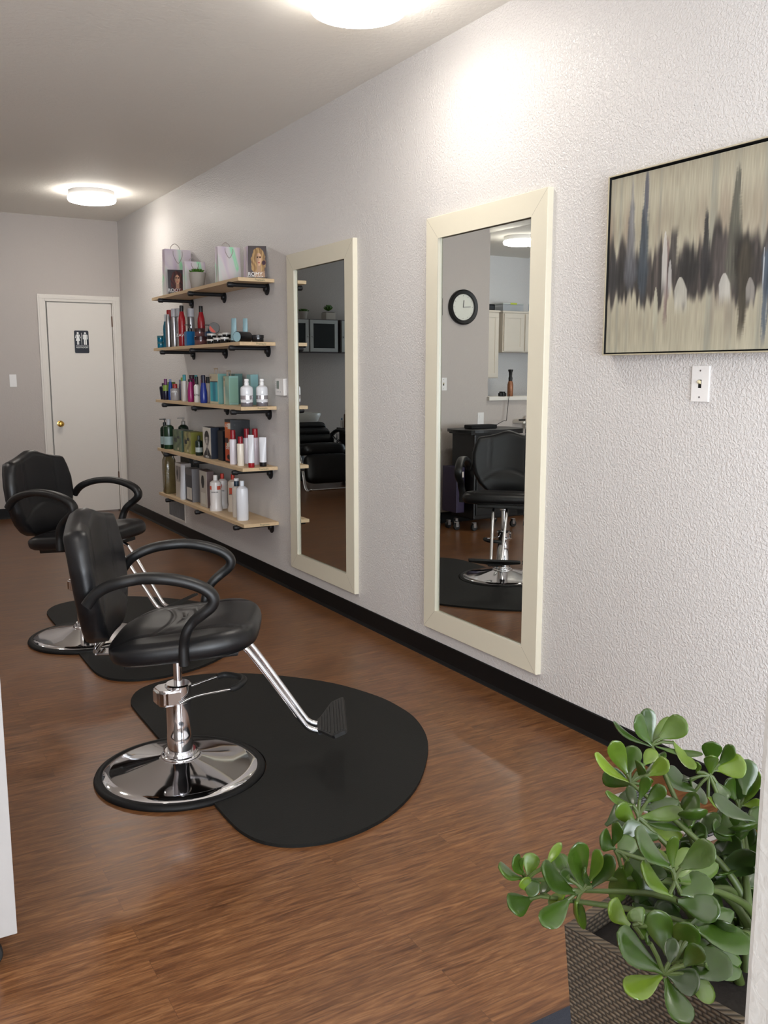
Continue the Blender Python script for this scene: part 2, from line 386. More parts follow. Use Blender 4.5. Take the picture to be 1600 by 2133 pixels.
# baseboards: rubber cove base with a small toe
def cove(x0, y0, x1, y1, nx, ny, bm=None, h=0.098, t=0.006, toe=0.014):
    bm = bm or bmesh.new(); a = Vector((x0, y0, 0)); b = Vector((x1, y1, 0)); n = Vector((nx, ny, 0))
    prof = [(0, 0), (toe, 0), (toe * 0.8, 0.004), (t, 0.016), (t, h - 0.003), (t * 0.5, h), (0, h)]
    ra = [bm.verts.new(a + n * p + Vector((0, 0, z))) for p, z in prof]; rb = [bm.verts.new(b + n * p + Vector((0, 0, z))) for p, z in prof]
    for i in range(len(prof)): bm.faces.new((ra[i], ra[(i + 1) % len(prof)], rb[(i + 1) % len(prof)], rb[i]))
    bm.faces.new(ra); bm.faces.new(rb); bmesh.ops.recalc_face_normals(bm, faces=bm.faces[:]); return bm
struct('baseboard_right', cove(0, -2.5, 0, YB, -1, 0), M('base_rubber'))
struct('baseboard_back', cove(-1.5, YB, -0.775, YB, 0, -1), M('base_rubber'))
struct('baseboard_partition', cove(-6.0, 6.86, -2.0, 6.86, 0, -1, h=0.10), M('base_rubber'))
struct('baseboard_left', cove(-5.0, -2.5, -5.0, 6.86, 1, 0), M('base_rubber'))
# pass-through sill
struct('trim_1', B((-6.0, 6.82, 1.115, -2.79, 7.03, 1.15), bev=0.004), M('white_paint'))
# ---- restroom door
def casing_profile_box(bm, x0, z0, x1, z1, y): B((x0, y - 0.016, z0, x1, y, z1), bm=bm, bev=0.004)
bm = bmesh.new()
casing_profile_box(bm, -0.778, 0, -0.712, 2.102, YB); casing_profile_box(bm, -0.078, 0, -0.012, 2.102, YB); casing_profile_box(bm, -0.712, 2.038, -0.078, 2.102, YB)
B((-0.762, YB - 0.021, 0, -0.735, YB - 0.014, 2.0605), (-0.055, YB - 0.021, 0, -0.028, YB - 0.014, 2.0605), (-0.762, YB - 0.021, 2.061, -0.028, YB - 0.014, 2.088), bm=bm, bev=0.003)
B((-0.712, YB - 0.004, 0, -0.704, YB + 0.1, 2.045), (-0.086, YB - 0.004, 0, -0.078, YB + 0.1, 2.045), (-0.712, YB - 0.004, 2.037, -0.078, YB + 0.1, 2.045), bm=bm)
struct('trim_2', bm, M('door_paint'))
door = struct('door_1', B((-0.690, YB + 0.004, 0.012, -0.092, YB + 0.040, 2.030), bev=0.002), M('door_paint'))
kb = lathe([(0.0, 0.0), (0.030, 0.0), (0.030, 0.004), (0.012, 0.008), (0.010, 0.022), (0.018, 0.030), (0.0265, 0.040), (0.0265, 0.050), (0.018, 0.059), (0.0, 0.061)], 24)
xf(kb, Matrix.Translation((-0.625, YB + 0.004, 0.885)) @ Matrix.Rotation(PI / 2, 4, 'X'))
part_label(obj('door_knob', kb, M('brass'), door, smooth=True), 'round polished brass knob')
for hz in (1.865, 0.345): obj('hinge', B((-0.096, YB - 0.008, hz - 0.05, -0.086, YB + 0.006, hz + 0.05), bev=0.001), M('hinge_bronze'), door)
# restroom sign
sg = thing('restroom_sign', 'dark restroom sign with two white figures on the white door', 'sign', (-0.3875, YB + 0.004, 1.665))
bm = bmesh.new(); sw, sh = 0.067, 0.107
rp = [(math.copysign(sw - 0.012, cx) + 0.012 * math.cos(a), math.copysign(sh - 0.012, cz) + 0.012 * math.sin(a)) for cx, cz, a0 in ((1, 1, 0), (-1, 1, PI / 2), (-1, -1, PI), (1, -1, 1.5 * PI)) for a in [a0 + k * PI / 12 for k in range(7)]]
prism(rp, 0, 0.005, bm); xf(bm, Matrix.Rotation(PI / 2, 4, 'X'))
obj('plate', bm, M('sign_navy'), sg)
def flat2d(polys, d0, d1):
    bm = bmesh.new()
    for p in polys: prism(p, d0, d1, bm)
    xf(bm, Matrix.Rotation(PI / 2, 4, 'X')); return bm
disk = lambda cx, cz, r: [(cx + r * math.cos(2 * PI * i / 20), cz + r * math.sin(2 * PI * i / 20)) for i in range(20)]
def figure(cx, woman):
    P = [disk(cx, 0.083, 0.0095)]
    if woman: P += [[(cx - 0.008, 0.07), (cx + 0.008, 0.07), (cx + 0.012, 0.04), (cx + 0.020, 0.010), (cx - 0.020, 0.010), (cx - 0.012, 0.04)],
                    [(cx - 0.010, 0.070), (cx - 0.012, 0.062), (cx - 0.020, 0.034), (cx - 0.026, 0.036), (cx - 0.018, 0.066)], [(cx + 0.010, 0.070), (cx + 0.018, 0.066), (cx + 0.026, 0.036), (cx + 0.020, 0.034), (cx + 0.012, 0.062)],
                    [(cx - 0.009, 0.010), (cx - 0.002, 0.010), (cx - 0.002, -0.026), (cx - 0.009, -0.026)], [(cx + 0.002, 0.010), (cx + 0.009, 0.010), (cx + 0.009, -0.026), (cx + 0.002, -0.026)]]
    else: P += [[(cx - 0.013, 0.07), (cx + 0.013, 0.07), (cx + 0.013, 0.022), (cx - 0.013, 0.022)],
                [(cx - 0.022, 0.066), (cx - 0.015, 0.070), (cx - 0.015, 0.025), (cx - 0.022, 0.025)], [(cx + 0.015, 0.070), (cx + 0.022, 0.066), (cx + 0.022, 0.025), (cx + 0.015, 0.025)],
                [(cx - 0.013, 0.022), (cx - 0.002, 0.022), (cx - 0.002, -0.026), (cx - 0.013, -0.026)], [(cx + 0.002, 0.022), (cx + 0.013, 0.022), (cx + 0.013, -0.026), (cx + 0.002, -0.026)]]
    return P
part_label(obj('figure', flat2d(figure(-0.034, True), 0.005, 0.0065), M('sign_white'), sg), 'white figure in a dress')
part_label(obj('figure', flat2d(figure(0.034, False), 0.005, 0.0065), M('sign_white'), sg), 'white figure in trousers')
obj('divider', flat2d([[(-0.0015, -0.028), (0.0015, -0.028), (0.0015, 0.085), (-0.0015, 0.085)], [(-0.055, -0.040), (0.062, -0.040), (0.062, -0.037), (-0.055, -0.037)]], 0.005, 0.0065), M('sign_white'), sg)
text('lettering', 'RESTROOM', 0.0215, M('sign_white'), sg, (0.003, -0.0055, -0.053), (PI / 2, 0, 0))
# ---- wall plates
def switch_plate(name, label, loc, rz, toggle, w=0.07, h=0.114, mt='white_plastic', cat='light switch', outlet=False):
    t = thing(name, label, cat, loc, rz)
    obj('plate', B((-w / 2, -0.006, -h / 2, w / 2, 0, h / 2), bev=0.0025), M(mt), t)
    if outlet:
        for s in (-1, 1): obj('socket', B((-0.016, -0.0085, s * 0.02 - 0.013, 0.016, -0.005, s * 0.02 + 0.013), bev=0.003), M(mt), t)
    elif toggle:
        obj('slot', B((-0.006, -0.0065, -0.013, 0.006, -0.0055, 0.013)), M('dark_gap'), t)
        bm = B((-0.0042, -0.016, -0.004, 0.0042, -0.005, 0.005), bev=0.001); xf(bm, Matrix.Rotation(-0.5, 4, 'X'))
        obj('toggle', bm, M('ivory_plastic'), t)
        for z in (-0.042, 0.042): obj('screw', xf(lathe([(0, 0), (0.003, 0), (0.003, 0.001), (0, 0.001)], 12, None, (0, z, 0.006)), Matrix.Rotation(PI / 2, 4, 'X')), M('steel'), t)
    return t
switch_plate('light_switch', 'white toggle light switch under the large abstract painting', (0, 2.012, 1.342), -PI / 2, True)
switch_plate('blank_plate', 'plain white wall plate left of the restroom door', (-1.029, YB, 1.298), 0, False, 0.062, 0.115, cat='wall plate')
switch_plate('light_switch', 'white toggle light switch beside the clock, seen in the large mirror', (-2.30, 6.86, 1.27), 0, True)
switch_plate('wall_outlet', 'white wall outlet above the black trolley, seen in the large mirror', (-2.72, 6.86, 0.95), 0, False, outlet=True, cat='outlet')
# thermostat
t = thing('thermostat', 'small white digital thermostat beside the product shelves', 'thermostat', (0, 5.283, 1.286), -PI / 2)
obj('body', B((-0.064, -0.024, -0.053, 0.064, 0, 0.053), bev=0.005), M('white_plastic'), t)
obj('screen', B((-0.040, -0.0255, -0.012, -0.005, -0.0235, 0.038)), mat('lcd', (112, 124, 116), 0.2), t)
for k in range(4): obj('button', B((-0.056, -0.026, 0.030 - k * 0.013, -0.047, -0.0235, 0.036 - k * 0.013), bev=0.001), mat('grey_button', (190, 188, 190), 0.5), t)
for x in (-0.03, -0.005, 0.02): obj('button', B((x - 0.006, -0.026, -0.034, x + 0.006, -0.0235, -0.026), bev=0.001), mat('grey_button', (190, 188, 190), 0.5), t)
# return air grille low on the wall
t = thing('wall_grille', 'grey louvred return grille low on the wall under the bottom shelf', 'vent', (0, 7.44, 0.245), -PI / 2)
obj('frame', B((-0.12, -0.006, 0.085, 0.34, 0, 0.10), (-0.12, -0.006, -0.10, 0.34, 0, -0.085), (-0.12, -0.006, -0.085, -0.105, 0, 0.085), (0.325, -0.006, -0.085, 0.34, 0, 0.085)), M('white_paint'), t)
bm = bmesh.new()
for k in range(22): B((-0.105 + k * 0.0195, -0.005, -0.085, -0.098 + k * 0.0195, -0.001, 0.085), bm=bm)
obj('louvres', bm, mat('grille_grey', (120, 118, 118), 0.5), t); obj('backing', B((-0.105, -0.001, -0.085, 0.325, -0.0002, 0.085)), mat('grille_dark', (62, 62, 64), 0.7), t)
xf_t = t
t.location = (0, 7.66, 0.225)
# floor register behind the plant
t = thing('floor_register', 'grey metal floor register near the baseboard behind the jade plant', 'vent', (-0.205, 1.86, 0.0))
obj('frame', B((-0.075, -0.18, 0, 0.075, -0.165, 0.005), (-0.075, 0.165, 0, 0.075, 0.18, 0.005), (-0.075, -0.165, 0, -0.062, 0.165, 0.005), (0.062, -0.165, 0, 0.075, 0.165, 0.005), bev=0.001), mat('register_light', (176, 172, 168), 0.4, 0.5), t)
bm = bmesh.new()
for k in range(3):
    for j in range(26): B((-0.058 + k * 0.04, -0.16 + j * 0.0126, 0.0, -0.024 + k * 0.04, -0.153 + j * 0.0126, 0.004), bm=bm)
obj('slats', bm, mat('register_grey', (120, 120, 124), 0.4, 0.6), t); obj('backing', B((-0.062, -0.165, 0.0002, 0.062, 0.165, 0.001)), M('dark_gap'), t)
# ---- ceiling lamps
def lamp(loc, label, r=0.188):
    t = thing('ceiling_lamp', label, 'ceiling lamp', loc, group=None)
    obj('housing', lathe([(0, 0), (r * 0.93, 0), (r * 0.95, -0.012), (r * 0.97, -0.035), (r * 0.955, -0.045), (0, -0.045)], 48), M('white_plastic'), t, smooth=True)
    obj('diffuser', lathe([(0, -0.045), (r * 0.955, -0.045), (r, -0.052), (r * 1.0, -0.066), (r * 0.96, -0.080), (r * 0.8, -0.088), (r * 0.4, -0.093), (0, -0.094)], 48), M('lamp_diffuser'), t, smooth=True, ang=80)
lamp((-0.57, 3.24, H), 'round white ceiling lamp nearest the camera, at the top edge')
lamp((-0.55, 7.75, H), 'round white ceiling lamp near the restroom door')
lamp((-4.02, 7.95, H), 'round white kitchen ceiling lamp seen in the large mirror')
lamp((-0.57, -1.2, H), 'added unseen ceiling lamp behind the camera, brightens the shop window end')  # extra lamp out of view, added because the room was too dark
lamp((-2.9, 1.6, H), 'added unseen ceiling lamp left of the camera, brightens the room')  # added out of view to lift the general brightness
lamp((-2.9, 5.3, H), 'added unseen ceiling lamp over the left side of the room, brightens the far end')  # another added lamp out of view, lights the shelves and far wall
# ================================================================ MIRRORS
def mirror(name, label, yn, zb, w=0.844, h=1.91, fw=0.094):
    t = thing(name, label, 'mirror', (0, yn + w / 2, zb), -PI / 2)   # local x runs towards the camera, -y into the room
    a, b = w / 2, h
    front = 0.026; lip = 0.012
    bm = bmesh.new()
    outer = [(-a, 0), (a, 0), (a, b), (-a, b)]; inner = [(-a + fw, fw), (a - fw, fw), (a - fw, b - fw), (-a + fw, b - fw)]
    bevel = 0.003
    rings = []
    for off, dep, pts in ((0, 0.0, outer), (0, front - bevel, outer), (bevel, front, outer), (-0.003, front, inner), (0, front - 0.003, inner), (0, lip - 0.004, inner)):
        r = []
        for k, (x, z) in enumerate(pts):
            cx, cz = 0, b / 2
            r.append(bm.verts.new((x - math.copysign(off, x - cx), -dep, z - math.copysign(off, z - cz))))
        rings.append(r)
    for A_, B_ in zip(rings, rings[1:]):
        for i in range(4): bm.faces.new((A_[i], A_[(i + 1) % 4], B_[(i + 1) % 4], B_[i]))
    bmesh.ops.recalc_face_normals(bm, faces=bm.faces[:])
    fr = obj('frame', bm, M('frame_paint'), t)
    for sx in (-1, 1):
        for z0, z1 in ((0.004, fw), (b - 0.004, b - fw)):
            p0 = Vector((sx * (a - 0.004), -front - 0.0002, z0)); p1 = Vector((sx * (a - fw), -front - 0.0002, z1)); d = (p1 - p0).normalized(); n = Vector((-d.z, 0, d.x)) * 0.0006
            bm = bmesh.new(); bm.faces.new([bm.verts.new(q) for q in (p0 - n, p0 + n, p1 + n, p1 - n)])
            obj('mitre_joint', bm, mat('joint', (150, 144, 128), 0.6), fr)
    # bevelled glass: flat field and a 26 mm border tilted a fraction of a degree
    bw = 0.026; dy = bw * math.tan(math.radians(0.5)); g = lip
    i0 = [(-a + fw - 0.002, fw - 0.002), (a - fw + 0.002, fw - 0.002), (a - fw + 0.002, b - fw + 0.002), (-a + fw - 0.002, b - fw + 0.002)]
    i1 = [(-a + fw + bw, fw + bw), (a - fw - bw, fw + bw), (a - fw - bw, b - fw - bw), (-a + fw + bw, b - fw - bw)]
    bm = bmesh.new(); r0 = [bm.verts.new((x, -g - dy, z)) for x, z in i0]; r1 = [bm.verts.new((x, -g, z)) for x, z in i1]; rb = [bm.verts.new((x, -g + 0.004, z)) for x, z in i0]
    for i in range(4):
        bm.faces.new((r0[i], r0[(i + 1) % 4], r1[(i + 1) % 4], r1[i])); bm.faces.new((rb[i], rb[(i + 1) % 4], r0[(i + 1) % 4], r0[i]))
    bm.faces.new(r1); bm.faces.new(list(reversed(rb))); bmesh.ops.recalc_face_normals(bm, faces=bm.faces[:])
    obj('mirror_glass', bm, M('mirror_glass'), t)
    return t
mirror('wall_mirror', 'large cream framed wall mirror next to the abstract painting', 2.7520, 0.158)
mirror('wall_mirror', 'cream framed wall mirror next to the product shelves', 4.2992, 0.162)
# ================================================================ PAINTING
rs = np.random.RandomState(11)
def n1(seed, n): 
    r = np.random.RandomState(seed).rand(n + 2)
    def f(x):
        x = x * n; i = int(math.floor(x)) % n; t = x - math.floor(x); t = t * t * (3 - 2 * t); return float(r[i] * (1 - t) + r[i + 1] * t)
    return f
NA, NB, NC, ND, NE, NF = [n1(s, k) for s, k in ((1, 9), (2, 34), (3, 110), (4, 7), (5, 60), (6, 22))]
N2 = np.random.RandomState(9).rand(260, 14)
def streak(u, v):
    x = u * 258; i = int(x); t = x - i; y = v * 12; j = int(y); s = y - j; s = s * s * (3 - 2 * s)
    a = N2[i % 260, j] * (1 - s) + N2[i % 260, j + 1] * s; b = N2[(i + 1) % 260, j] * (1 - s) + N2[(i + 1) % 260, j + 1] * s
    return a * (1 - t) + b * t
PW, PH = 0.96, 0.596     # u=0 at the far (left) side
SP = [ # (u0, halfwidth bottom, halfwidth top, v0, v1, colour, strength) strokes
    (0.105, .040, .010, .34, .86, (88, 90, 96), .75), (0.165, .032, .008, .28, 1.0, (58, 66, 74), .95), (0.168, .012, .010, .74, 1.0, (92, 90, 98), .7), (0.105, .010, .006, .6, .98, (120, 120, 122), .6),
    (0.275, .020, .012, .15, .62, (86, 70, 70), .7), (0.30, .030, .016, .36, .66, (44, 42, 42), .8), (0.365, .05, .03, .30, .56, (36, 36, 36), .85),
    (0.435, .030, .006, .30, .73, (40, 40, 42), .9), (0.50, .040, .03, .22, .60, (92, 84, 82), .5), (0.545, .040, .004, .30, .92, (74, 74, 66), .85), (0.57, .030, .03, .34, .57, (34, 32, 30), .9), (0.585, .034, .012, .06, .56, (58, 54, 46), .92),
    (0.665, .018, .012, .02, .50, (70, 80, 92), .8), (0.70, .055, .012, .14, .70, (58, 70, 82), .9), (0.715, .012, .010, .0, .3, (52, 64, 84), .8),
    (0.80, .05, .02, .25, .62, (48, 46, 48), .8), (0.88, .03, .01, .3, .74, (60, 66, 74), .8), (0.94, .04, .02, .28, .58, (40, 38, 38), .85), (0.02, .03, .01, .30, .60, (44, 44, 46), .8), (0.05, .03, .02, .33, .55, (40, 40, 40), .85)]
WH = [(0.262, .013, .24, .66, (206, 204, 198)), (0.288, .009, .27, .50, (190, 188, 184)), (0.335, .030, .18, .40, (196, 194, 182)), (0.512, .024, .22, .395, (198, 196, 188)), (0.23, .012, .06, .36, (190, 188, 168)), (0.61, .018, .20, .36, (150, 146, 140)), (0.655, .003, .25, .5, (190, 196, 200))]
def paint(u, v):
    s = streak(u, v); a = NA(u); b = NB(u); c = NC(u)
    base = lerp((152, 145, 126), (180, 175, 155), s * 0.5 + 0.5 * ND(v))
    base = lerp(base, (150, 132, 116), 0.6 * sstep(.4, .9, NF(u)) * sstep(0.1, .5, v) * (1 - sstep(.7, .95, v)))
    base = lerp(base, (128, 132, 124), 0.6 * sstep(.55, 1, NE(u)) * (0.4 + .6 * s))
    base = lerp(base, (120, 110, 100), 0.5 * sstep(.6, .95, NB(1 - u)) * sstep(.02, .2, v) * (1 - sstep(.3, .5, v)))
    lo = 0.335 + 0.10 * (a - .5) + 0.14 * (b - .5) + 0.13 * (c - .5); hi = 0.575 + 0.12 * (NF(u) - .5) + 0.16 * (NB(1 - u) - .5) + 0.15 * (NC(1 - u) - .5)
    k = sstep(lo - .035, lo + .035, v) * (1 - sstep(hi - .05, hi + .06, v))
    dark = lerp((36, 35, 35), (112, 102, 96), (s * .6 + .4 * NE(1 - u)) * (0.25 + .9 * NC(u * .99)))
    col = lerp(base, dark, min(1, k * (0.9 + .2 * s)))
    for u0, hb, ht, v0, v1, cc, st in SP:
        if v0 - .05 < v < v1 + .03:
            mid = max(0, min(1, (v - 0.45) / max(v1 - 0.45, .01))); low = max(0, min(1, (0.45 - v) / max(0.45 - v0, .01)))
            hw = hb + (ht - hb) * mid ** .7 if v > .45 else hb * (1 - .65 * low)
            e = 1 - sstep(hw * .45, hw * 1.15, abs(u - u0 + .010 * (b - .5) + .003 * (streak(v, u) - .5)) + 0.010 * (s - .5))
            f = sstep(v0 - .05, v0 + .10, v) * (1 - sstep(v1 - .05, v1 + .03, v))
            col = lerp(col, lerp(tuple(q * .8 for q in cc), tuple(q * 1.45 for q in cc), s * .6 + .4 * c), e * f * st)
    for u0, hw, v0, v1, cc in WH:
        if v0 < v < v1:
            t = (v - v0) / (v1 - v0); w = hw * min(1, ((1 - t) * 3) ** .6); e = 1 - sstep(w * .8, w, abs(u - u0 - .35 * hw * (1 - t)))
            col = lerp(col, tuple(q * .93 for q in cc), e * sstep(0, .45, t) * .9)
    return tuple(q * (0.93 + 0.1 * streak(1 - u, v)) for q in col)
YF = 2.4121
pt = thing('abstract_painting', 'large abstract canvas with dark vertical strokes on cream in a thin frame', 'painting', (0, YF - (PW + 0.010) / 2, 1.441), -PI / 2)
panel('canvas', PW, PH - 0.013, 420, 200, paint, paintm, pt, t=0.020, loc=(0, -0.037, 0.005))
hw = (PW + 0.010) / 2
obj('frame', B((-hw - 0.004, -0.045, -0.004, hw + 0.004, 0, 0.0), (-hw - 0.004, -0.045, PH, hw + 0.004, 0, PH + 0.004), (-hw - 0.004, -0.045, 0, -hw, 0, PH), (hw, -0.045, 0, hw + 0.004, 0, PH)), M('champagne'), pt)
obj('backing', B((-hw, -0.016, 0, hw, -0.002, PH), (-hw, -0.042, PH - 0.001, hw, 0, PH), (-hw, -0.042, 0, hw, 0, 0.001), (-hw, -0.042, 0, -hw + .001, 0, PH), (hw - .001, -0.042, 0, hw, 0, PH)), M('dark_gap'), pt)
# ================================================================ FLOOR MATS
def outline(pts, k=6): return [(p.x, p.y) for p in smooth_path([Vector((x, y, 0)) for x, y in pts], k)]
def salon_mat(label, dx, dy, notch):
    P = [(-1.44, 3.42), (-1.44, 3.56), (-1.43, 3.687), (-1.36, 3.81), (-1.23, 3.87), (-1.06, 3.865), (-.9, 3.79), (-.74, 3.65), (-.59, 3.45), (-.505, 3.22), (-.487, 3.05), (-.5, 2.91), (-.56, 2.74), (-.659, 2.585), (-.82, 2.405), (-1.0, 2.285), (-1.173, 2.239), (-1.31, 2.262), (-1.395, 2.33), (-1.432, 2.43), (-1.44, 2.55)]
    P = [(x + dx, y + dy) for x, y in outline(P, 4)]
    cx, cy, R_ = notch; x0 = -1.44 + dx
    h = math.sqrt(max(R_ * R_ - (x0 - cx) ** 2, 0)); a1 = math.atan2(-h, x0 - cx); a2 = math.atan2(h, x0 - cx)
    P += [(cx + R_ * math.cos(a1 + (a2 - a1) * k / 24), cy + R_ * math.sin(a1 + (a2 - a1) * k / 24)) for k in range(25)]
    o = obj('floor_mat', prism(P, 0.0, 0.011), M('mat_rubber'))
    return tag(o, label, 'floor mat', 'half round anti fatigue mats')
salon_mat('black half round rubber mat under the nearest salon chair', 0, 0, (-1.455, 2.93, 0.295))
salon_mat('black half round rubber mat under the farther salon chair', -0.035, 1.69, (-1.375, 4.755, 0.295))
tag(obj('entry_mat', B((-2.30, 0.42, 0, -0.80, 1.345, 0.010), bev=0.003), M('carpet')), 'dark blue grey carpet mat under the woven planter', 'floor mat')
# ================================================================ SALON CHAIRS
def cushion(outl, prof, deform=None, m=72):
    """closed pillow: outl(t)->(x,y) unit outline in plane; prof list of (scale, height)"""
    bm = bmesh.new(); rings = []
    for s, h in prof:
        r = []
        for i in range(m):
            x, y = outl(2 * PI * i / m, s); p = Vector((x, y, h)); r.append(bm.verts.new(deform(p) if deform else p))
        rings.append(r)
    for A_, B_ in zip(rings, rings[1:]):
        for i in range(m): bm.faces.new((A_[i], A_[(i + 1) % m], B_[(i + 1) % m], B_[i]))
    for rg, hh in ((rings[0], prof[0][1]), (rings[-1], prof[-1][1])):
        bm.faces.new(rg)
    bmesh.ops.recalc_face_normals(bm, faces=bm.faces[:]); return bm
def superell(a0, a1, b, e):
    def f(t, s):
        c, q = math.cos(t), math.sin(t); a = a1 if c > 0 else a0
        return (s * a * math.copysign(abs(c) ** (2 / e), c), s * b * math.copysign(abs(q) ** (2 / e), q))
    return f
def salon_chair(label, loc, yaw, lift, lever_yaw, cast_group='hydraulic salon chairs'):
    t = thing('salon_chair', label, 'salon chair', (loc[0], loc[1], 0), yaw, cast_group)
    # base
    z0 = 0.0
    bp = obj('base', lathe([(0.262, z0 + 0.010), (0.266, z0 + 0.016), (0.262, z0 + 0.022), (0.235, z0 + 0.029), (0.18, z0 + 0.039), (0.12, z0 + 0.052), (0.075, z0 + 0.063), (0.062, z0 + 0.067), (0.0, z0 + 0.067)], 96), M('chrome'), t, smooth=True, ang=50)
    obj('rubber_rim', lathe([(0.258, 0.0), (0.289, 0.0), (0.292, 0.006), (0.289, 0.014), (0.280, 0.020), (0.268, 0.021), (0.262, 0.014), (0.258, 0.010)], 96), M('base_rubber'), bp, smooth=True, ang=60)
    obj('collar_ring', lathe([(0.0, 0.060), (0.066, 0.060), (0.068, 0.068), (0.064, 0.074), (0.054, 0.076), (0.056, 0.082), (0.052, 0.088), (0.0, 0.088)], 48), M('chrome'), bp, smooth=True, ang=50)
    cy = obj('cylinder', lathe([(0.0, 0.080), (0.0435, 0.080), (0.0435, 0.145), (0.0425, 0.147), (0.0425, 0.262), (0.0445, 0.264), (0.0445, 0.322), (0.040, 0.327), (0.0, 0.327)], 48), M('chrome'), t, smooth=True)
    obj('piston', lathe([(0, 0.32), (0.0145, 0.32), (0.0145, 0.42 + lift), (0.024, 0.425 + lift), (0.024, 0.45 + lift), (0, 0.45 + lift)], 32), M('chrome'), t, smooth=True)
    # foot lever (turned with the base)
    lv = bpy.data.objects.new('foot_lever', None); COL.objects.link(lv); lv.parent = t; lv.rotation_euler = (0, 0, lever_yaw - yaw)
    hb = prism([(-0.082, -0.028), (-0.060, -0.048), (0.0, -0.052), (0.0, 0.052), (-0.060, 0.048), (-0.082, 0.028)], 0.262, 0.318)
    bmesh.ops.bevel(hb, geom=hb.edges[:], offset=0.008, segments=2, affect='EDGES'); bh = obj('valve_housing', hb, M('chrome'), lv, smooth=True, ang=30)
    P = [(-0.015, -0.056, 0.272), (0.02, -0.055, 0.284), (0.07, -0.052, 0.288), (0.17, -0.060, 0.290), (0.195, -0.055, 0.292), (0.235, -0.020, 0.298), (0.236, 0.020, 0.298), (0.20, 0.062, 0.300), (0.17, 0.064, 0.298), (0.07, 0.052, 0.288), (0.02, 0.055, 0.284), (-0.015, 0.056, 0.272)]
    obj('bar', tube(smooth_path(P, 5), 0.0042, n=10, up=Vector((0, 0, 1))), M('chrome'), lv, smooth=True)
    part_label(obj('grip', tube(smooth_path([(0.165, -0.060, 0.290), (0.195, -0.055, 0.292), (0.235, -0.020, 0.298), (0.236, 0.020, 0.298), (0.20, 0.062, 0.300), (0.168, 0.064, 0.298)], 5), 0.0115, n=12, up=Vector((0, 0, 1))), M('black_rubber'), lv, smooth=True), 'black rubber grip')
    # seat
    U = lift
    tilt = math.radians(6.0)
    bump = lambda v, c, w: math.exp(-((v - c) / w) ** 2)
    def sd(p):
        x, y, z = p
        if z > 0.045:
            k = min(1.0, (z - 0.045) / 0.03)
            z -= 0.006 * k * (bump(abs(y), 0.165, 0.006))                                   # long seams
            if abs(y) < 0.16:
                for c in (-0.055, -0.015, 0.025): z -= 0.004 * k * bump(x + 1.6 * y * y, c + 0.02, 0.005)   # curved stitching
            z -= 0.008 * k * math.exp(-((x + 0.02) / 0.13) ** 2 - (y / 0.15) ** 2)
            z += 0.006 * k * math.exp(-((x - 0.15) / 0.09) ** 2)
            z -= 0.018 * k * sstep(-0.12, -0.23, x)
        q = Vector((x, y, z)); q.rotate(Matrix.Rotation(-tilt, 3, 'Y')); return q + Vector((0.035, 0, 0.475 + U))
    pr = [(0.0, -0.004), (0.85, -0.004), (0.93, 0.0), (0.975, 0.008), (0.995, 0.020), (1.0, 0.034), (0.994, 0.046), (0.975, 0.056), (0.945, 0.064), (0.90, 0.070)] + [(0.90 - 0.030 * k, 0.070 + 0.020 * (1 - ((0.90 - 0.030 * k) / 0.90) ** 2)) for k in range(1, 30)]
    pr[0] = (0.02, -0.004)
    seat = obj('seat', cushion(superell(0.235, 0.255, 0.262, 3.6), pr, sd, 120), M('black_vinyl'), t, smooth=True, ang=70)
    pi = [Vector((superell(0.235, 0.255, 0.262, 3.6)(2 * PI * i / 64, 0.985)) + (0.070,)) for i in range(65)]
    pi = [sd(Vector((p.x, p.y, 0.044))) + Vector((0, 0, 0.018)) for p in pi]
    bot = B((-0.15, -0.15, 0.445, 0.22, 0.15, 0.472), bev=0.006); xf(bot, Matrix.Translation((0, 0, U)) @ Matrix.Translation((0.035, 0, 0.46)) @ Matrix.Rotation(-tilt, 4, 'Y') @ Matrix.Translation((-0.035, 0, -0.46)))
    obj('seat_frame', bot, M('black_plastic'), t)
    # backrest, built upright then leaned
    HB = 0.455
    def hwid(z):
        P = [(0.0, 0.02), (0.010, 0.095), (0.035, 0.150), (0.08, 0.196), (0.14, 0.228), (0.21, 0.246), (0.28, 0.246), (0.34, 0.232), (0.38, 0.215), (0.41, 0.190), (0.43, 0.165)]
        for (a, b), (c, d) in zip(P, P[1:]):
            if z <= c: return b + (d - b) * sstep(a, c, z) if False else b + (d - b) * (z - a) / (c - a)
        return P[-1][1]
    def ztop(y): return 0.398 + 0.048 * math.exp(-(y / 0.10) ** 2) - 0.5 * max(0, abs(y) - 0.13) ** 1.5
    NB_, NZ_ = 40, 40
    bm = bmesh.new()
    def bpt(i, j, side):
        # param grid mapped into the outline; side +1 front, -1 rear
        w = -1 + 2 * i / NB_; v = j / NZ_
        zz = HB * v; y0 = hwid(min(zz, 0.43)) * w; zt = ztop(y0); z = v * zt
        y = hwid(min(z, 0.43)) * w
        z += 0.0
        edge = min(1.0, min(1 - abs(w), min(v, 1 - v) * 2.0) * 6.5); th = 0.008 + 0.030 * math.sqrt(max(0, 1 - (1 - edge) ** 2))
        x = side * th
        if side > 0:
            k = edge
            x += 0.012 * k * math.exp(-((z - 0.10) / 0.06) ** 2 - (y / 0.16) ** 2)                 # lumbar bulge
            x -= 0.006 * k * bump(z - 0.0, 0.175 - 1.2 * y * y * 2.2, 0.007)                       # arc seam above it
            x -= 0.004 * k * bump(abs(y), 0.115 + 0.02 * z, 0.006) * sstep(.17, .22, z)            # side seams
        x += 0.55 * y * y                                                                             # wings wrap forward
        x += 0.02 * sstep(0.30, 0.45, z) * side * 0.2
        return Vector((x, y, z))
    grids = {}
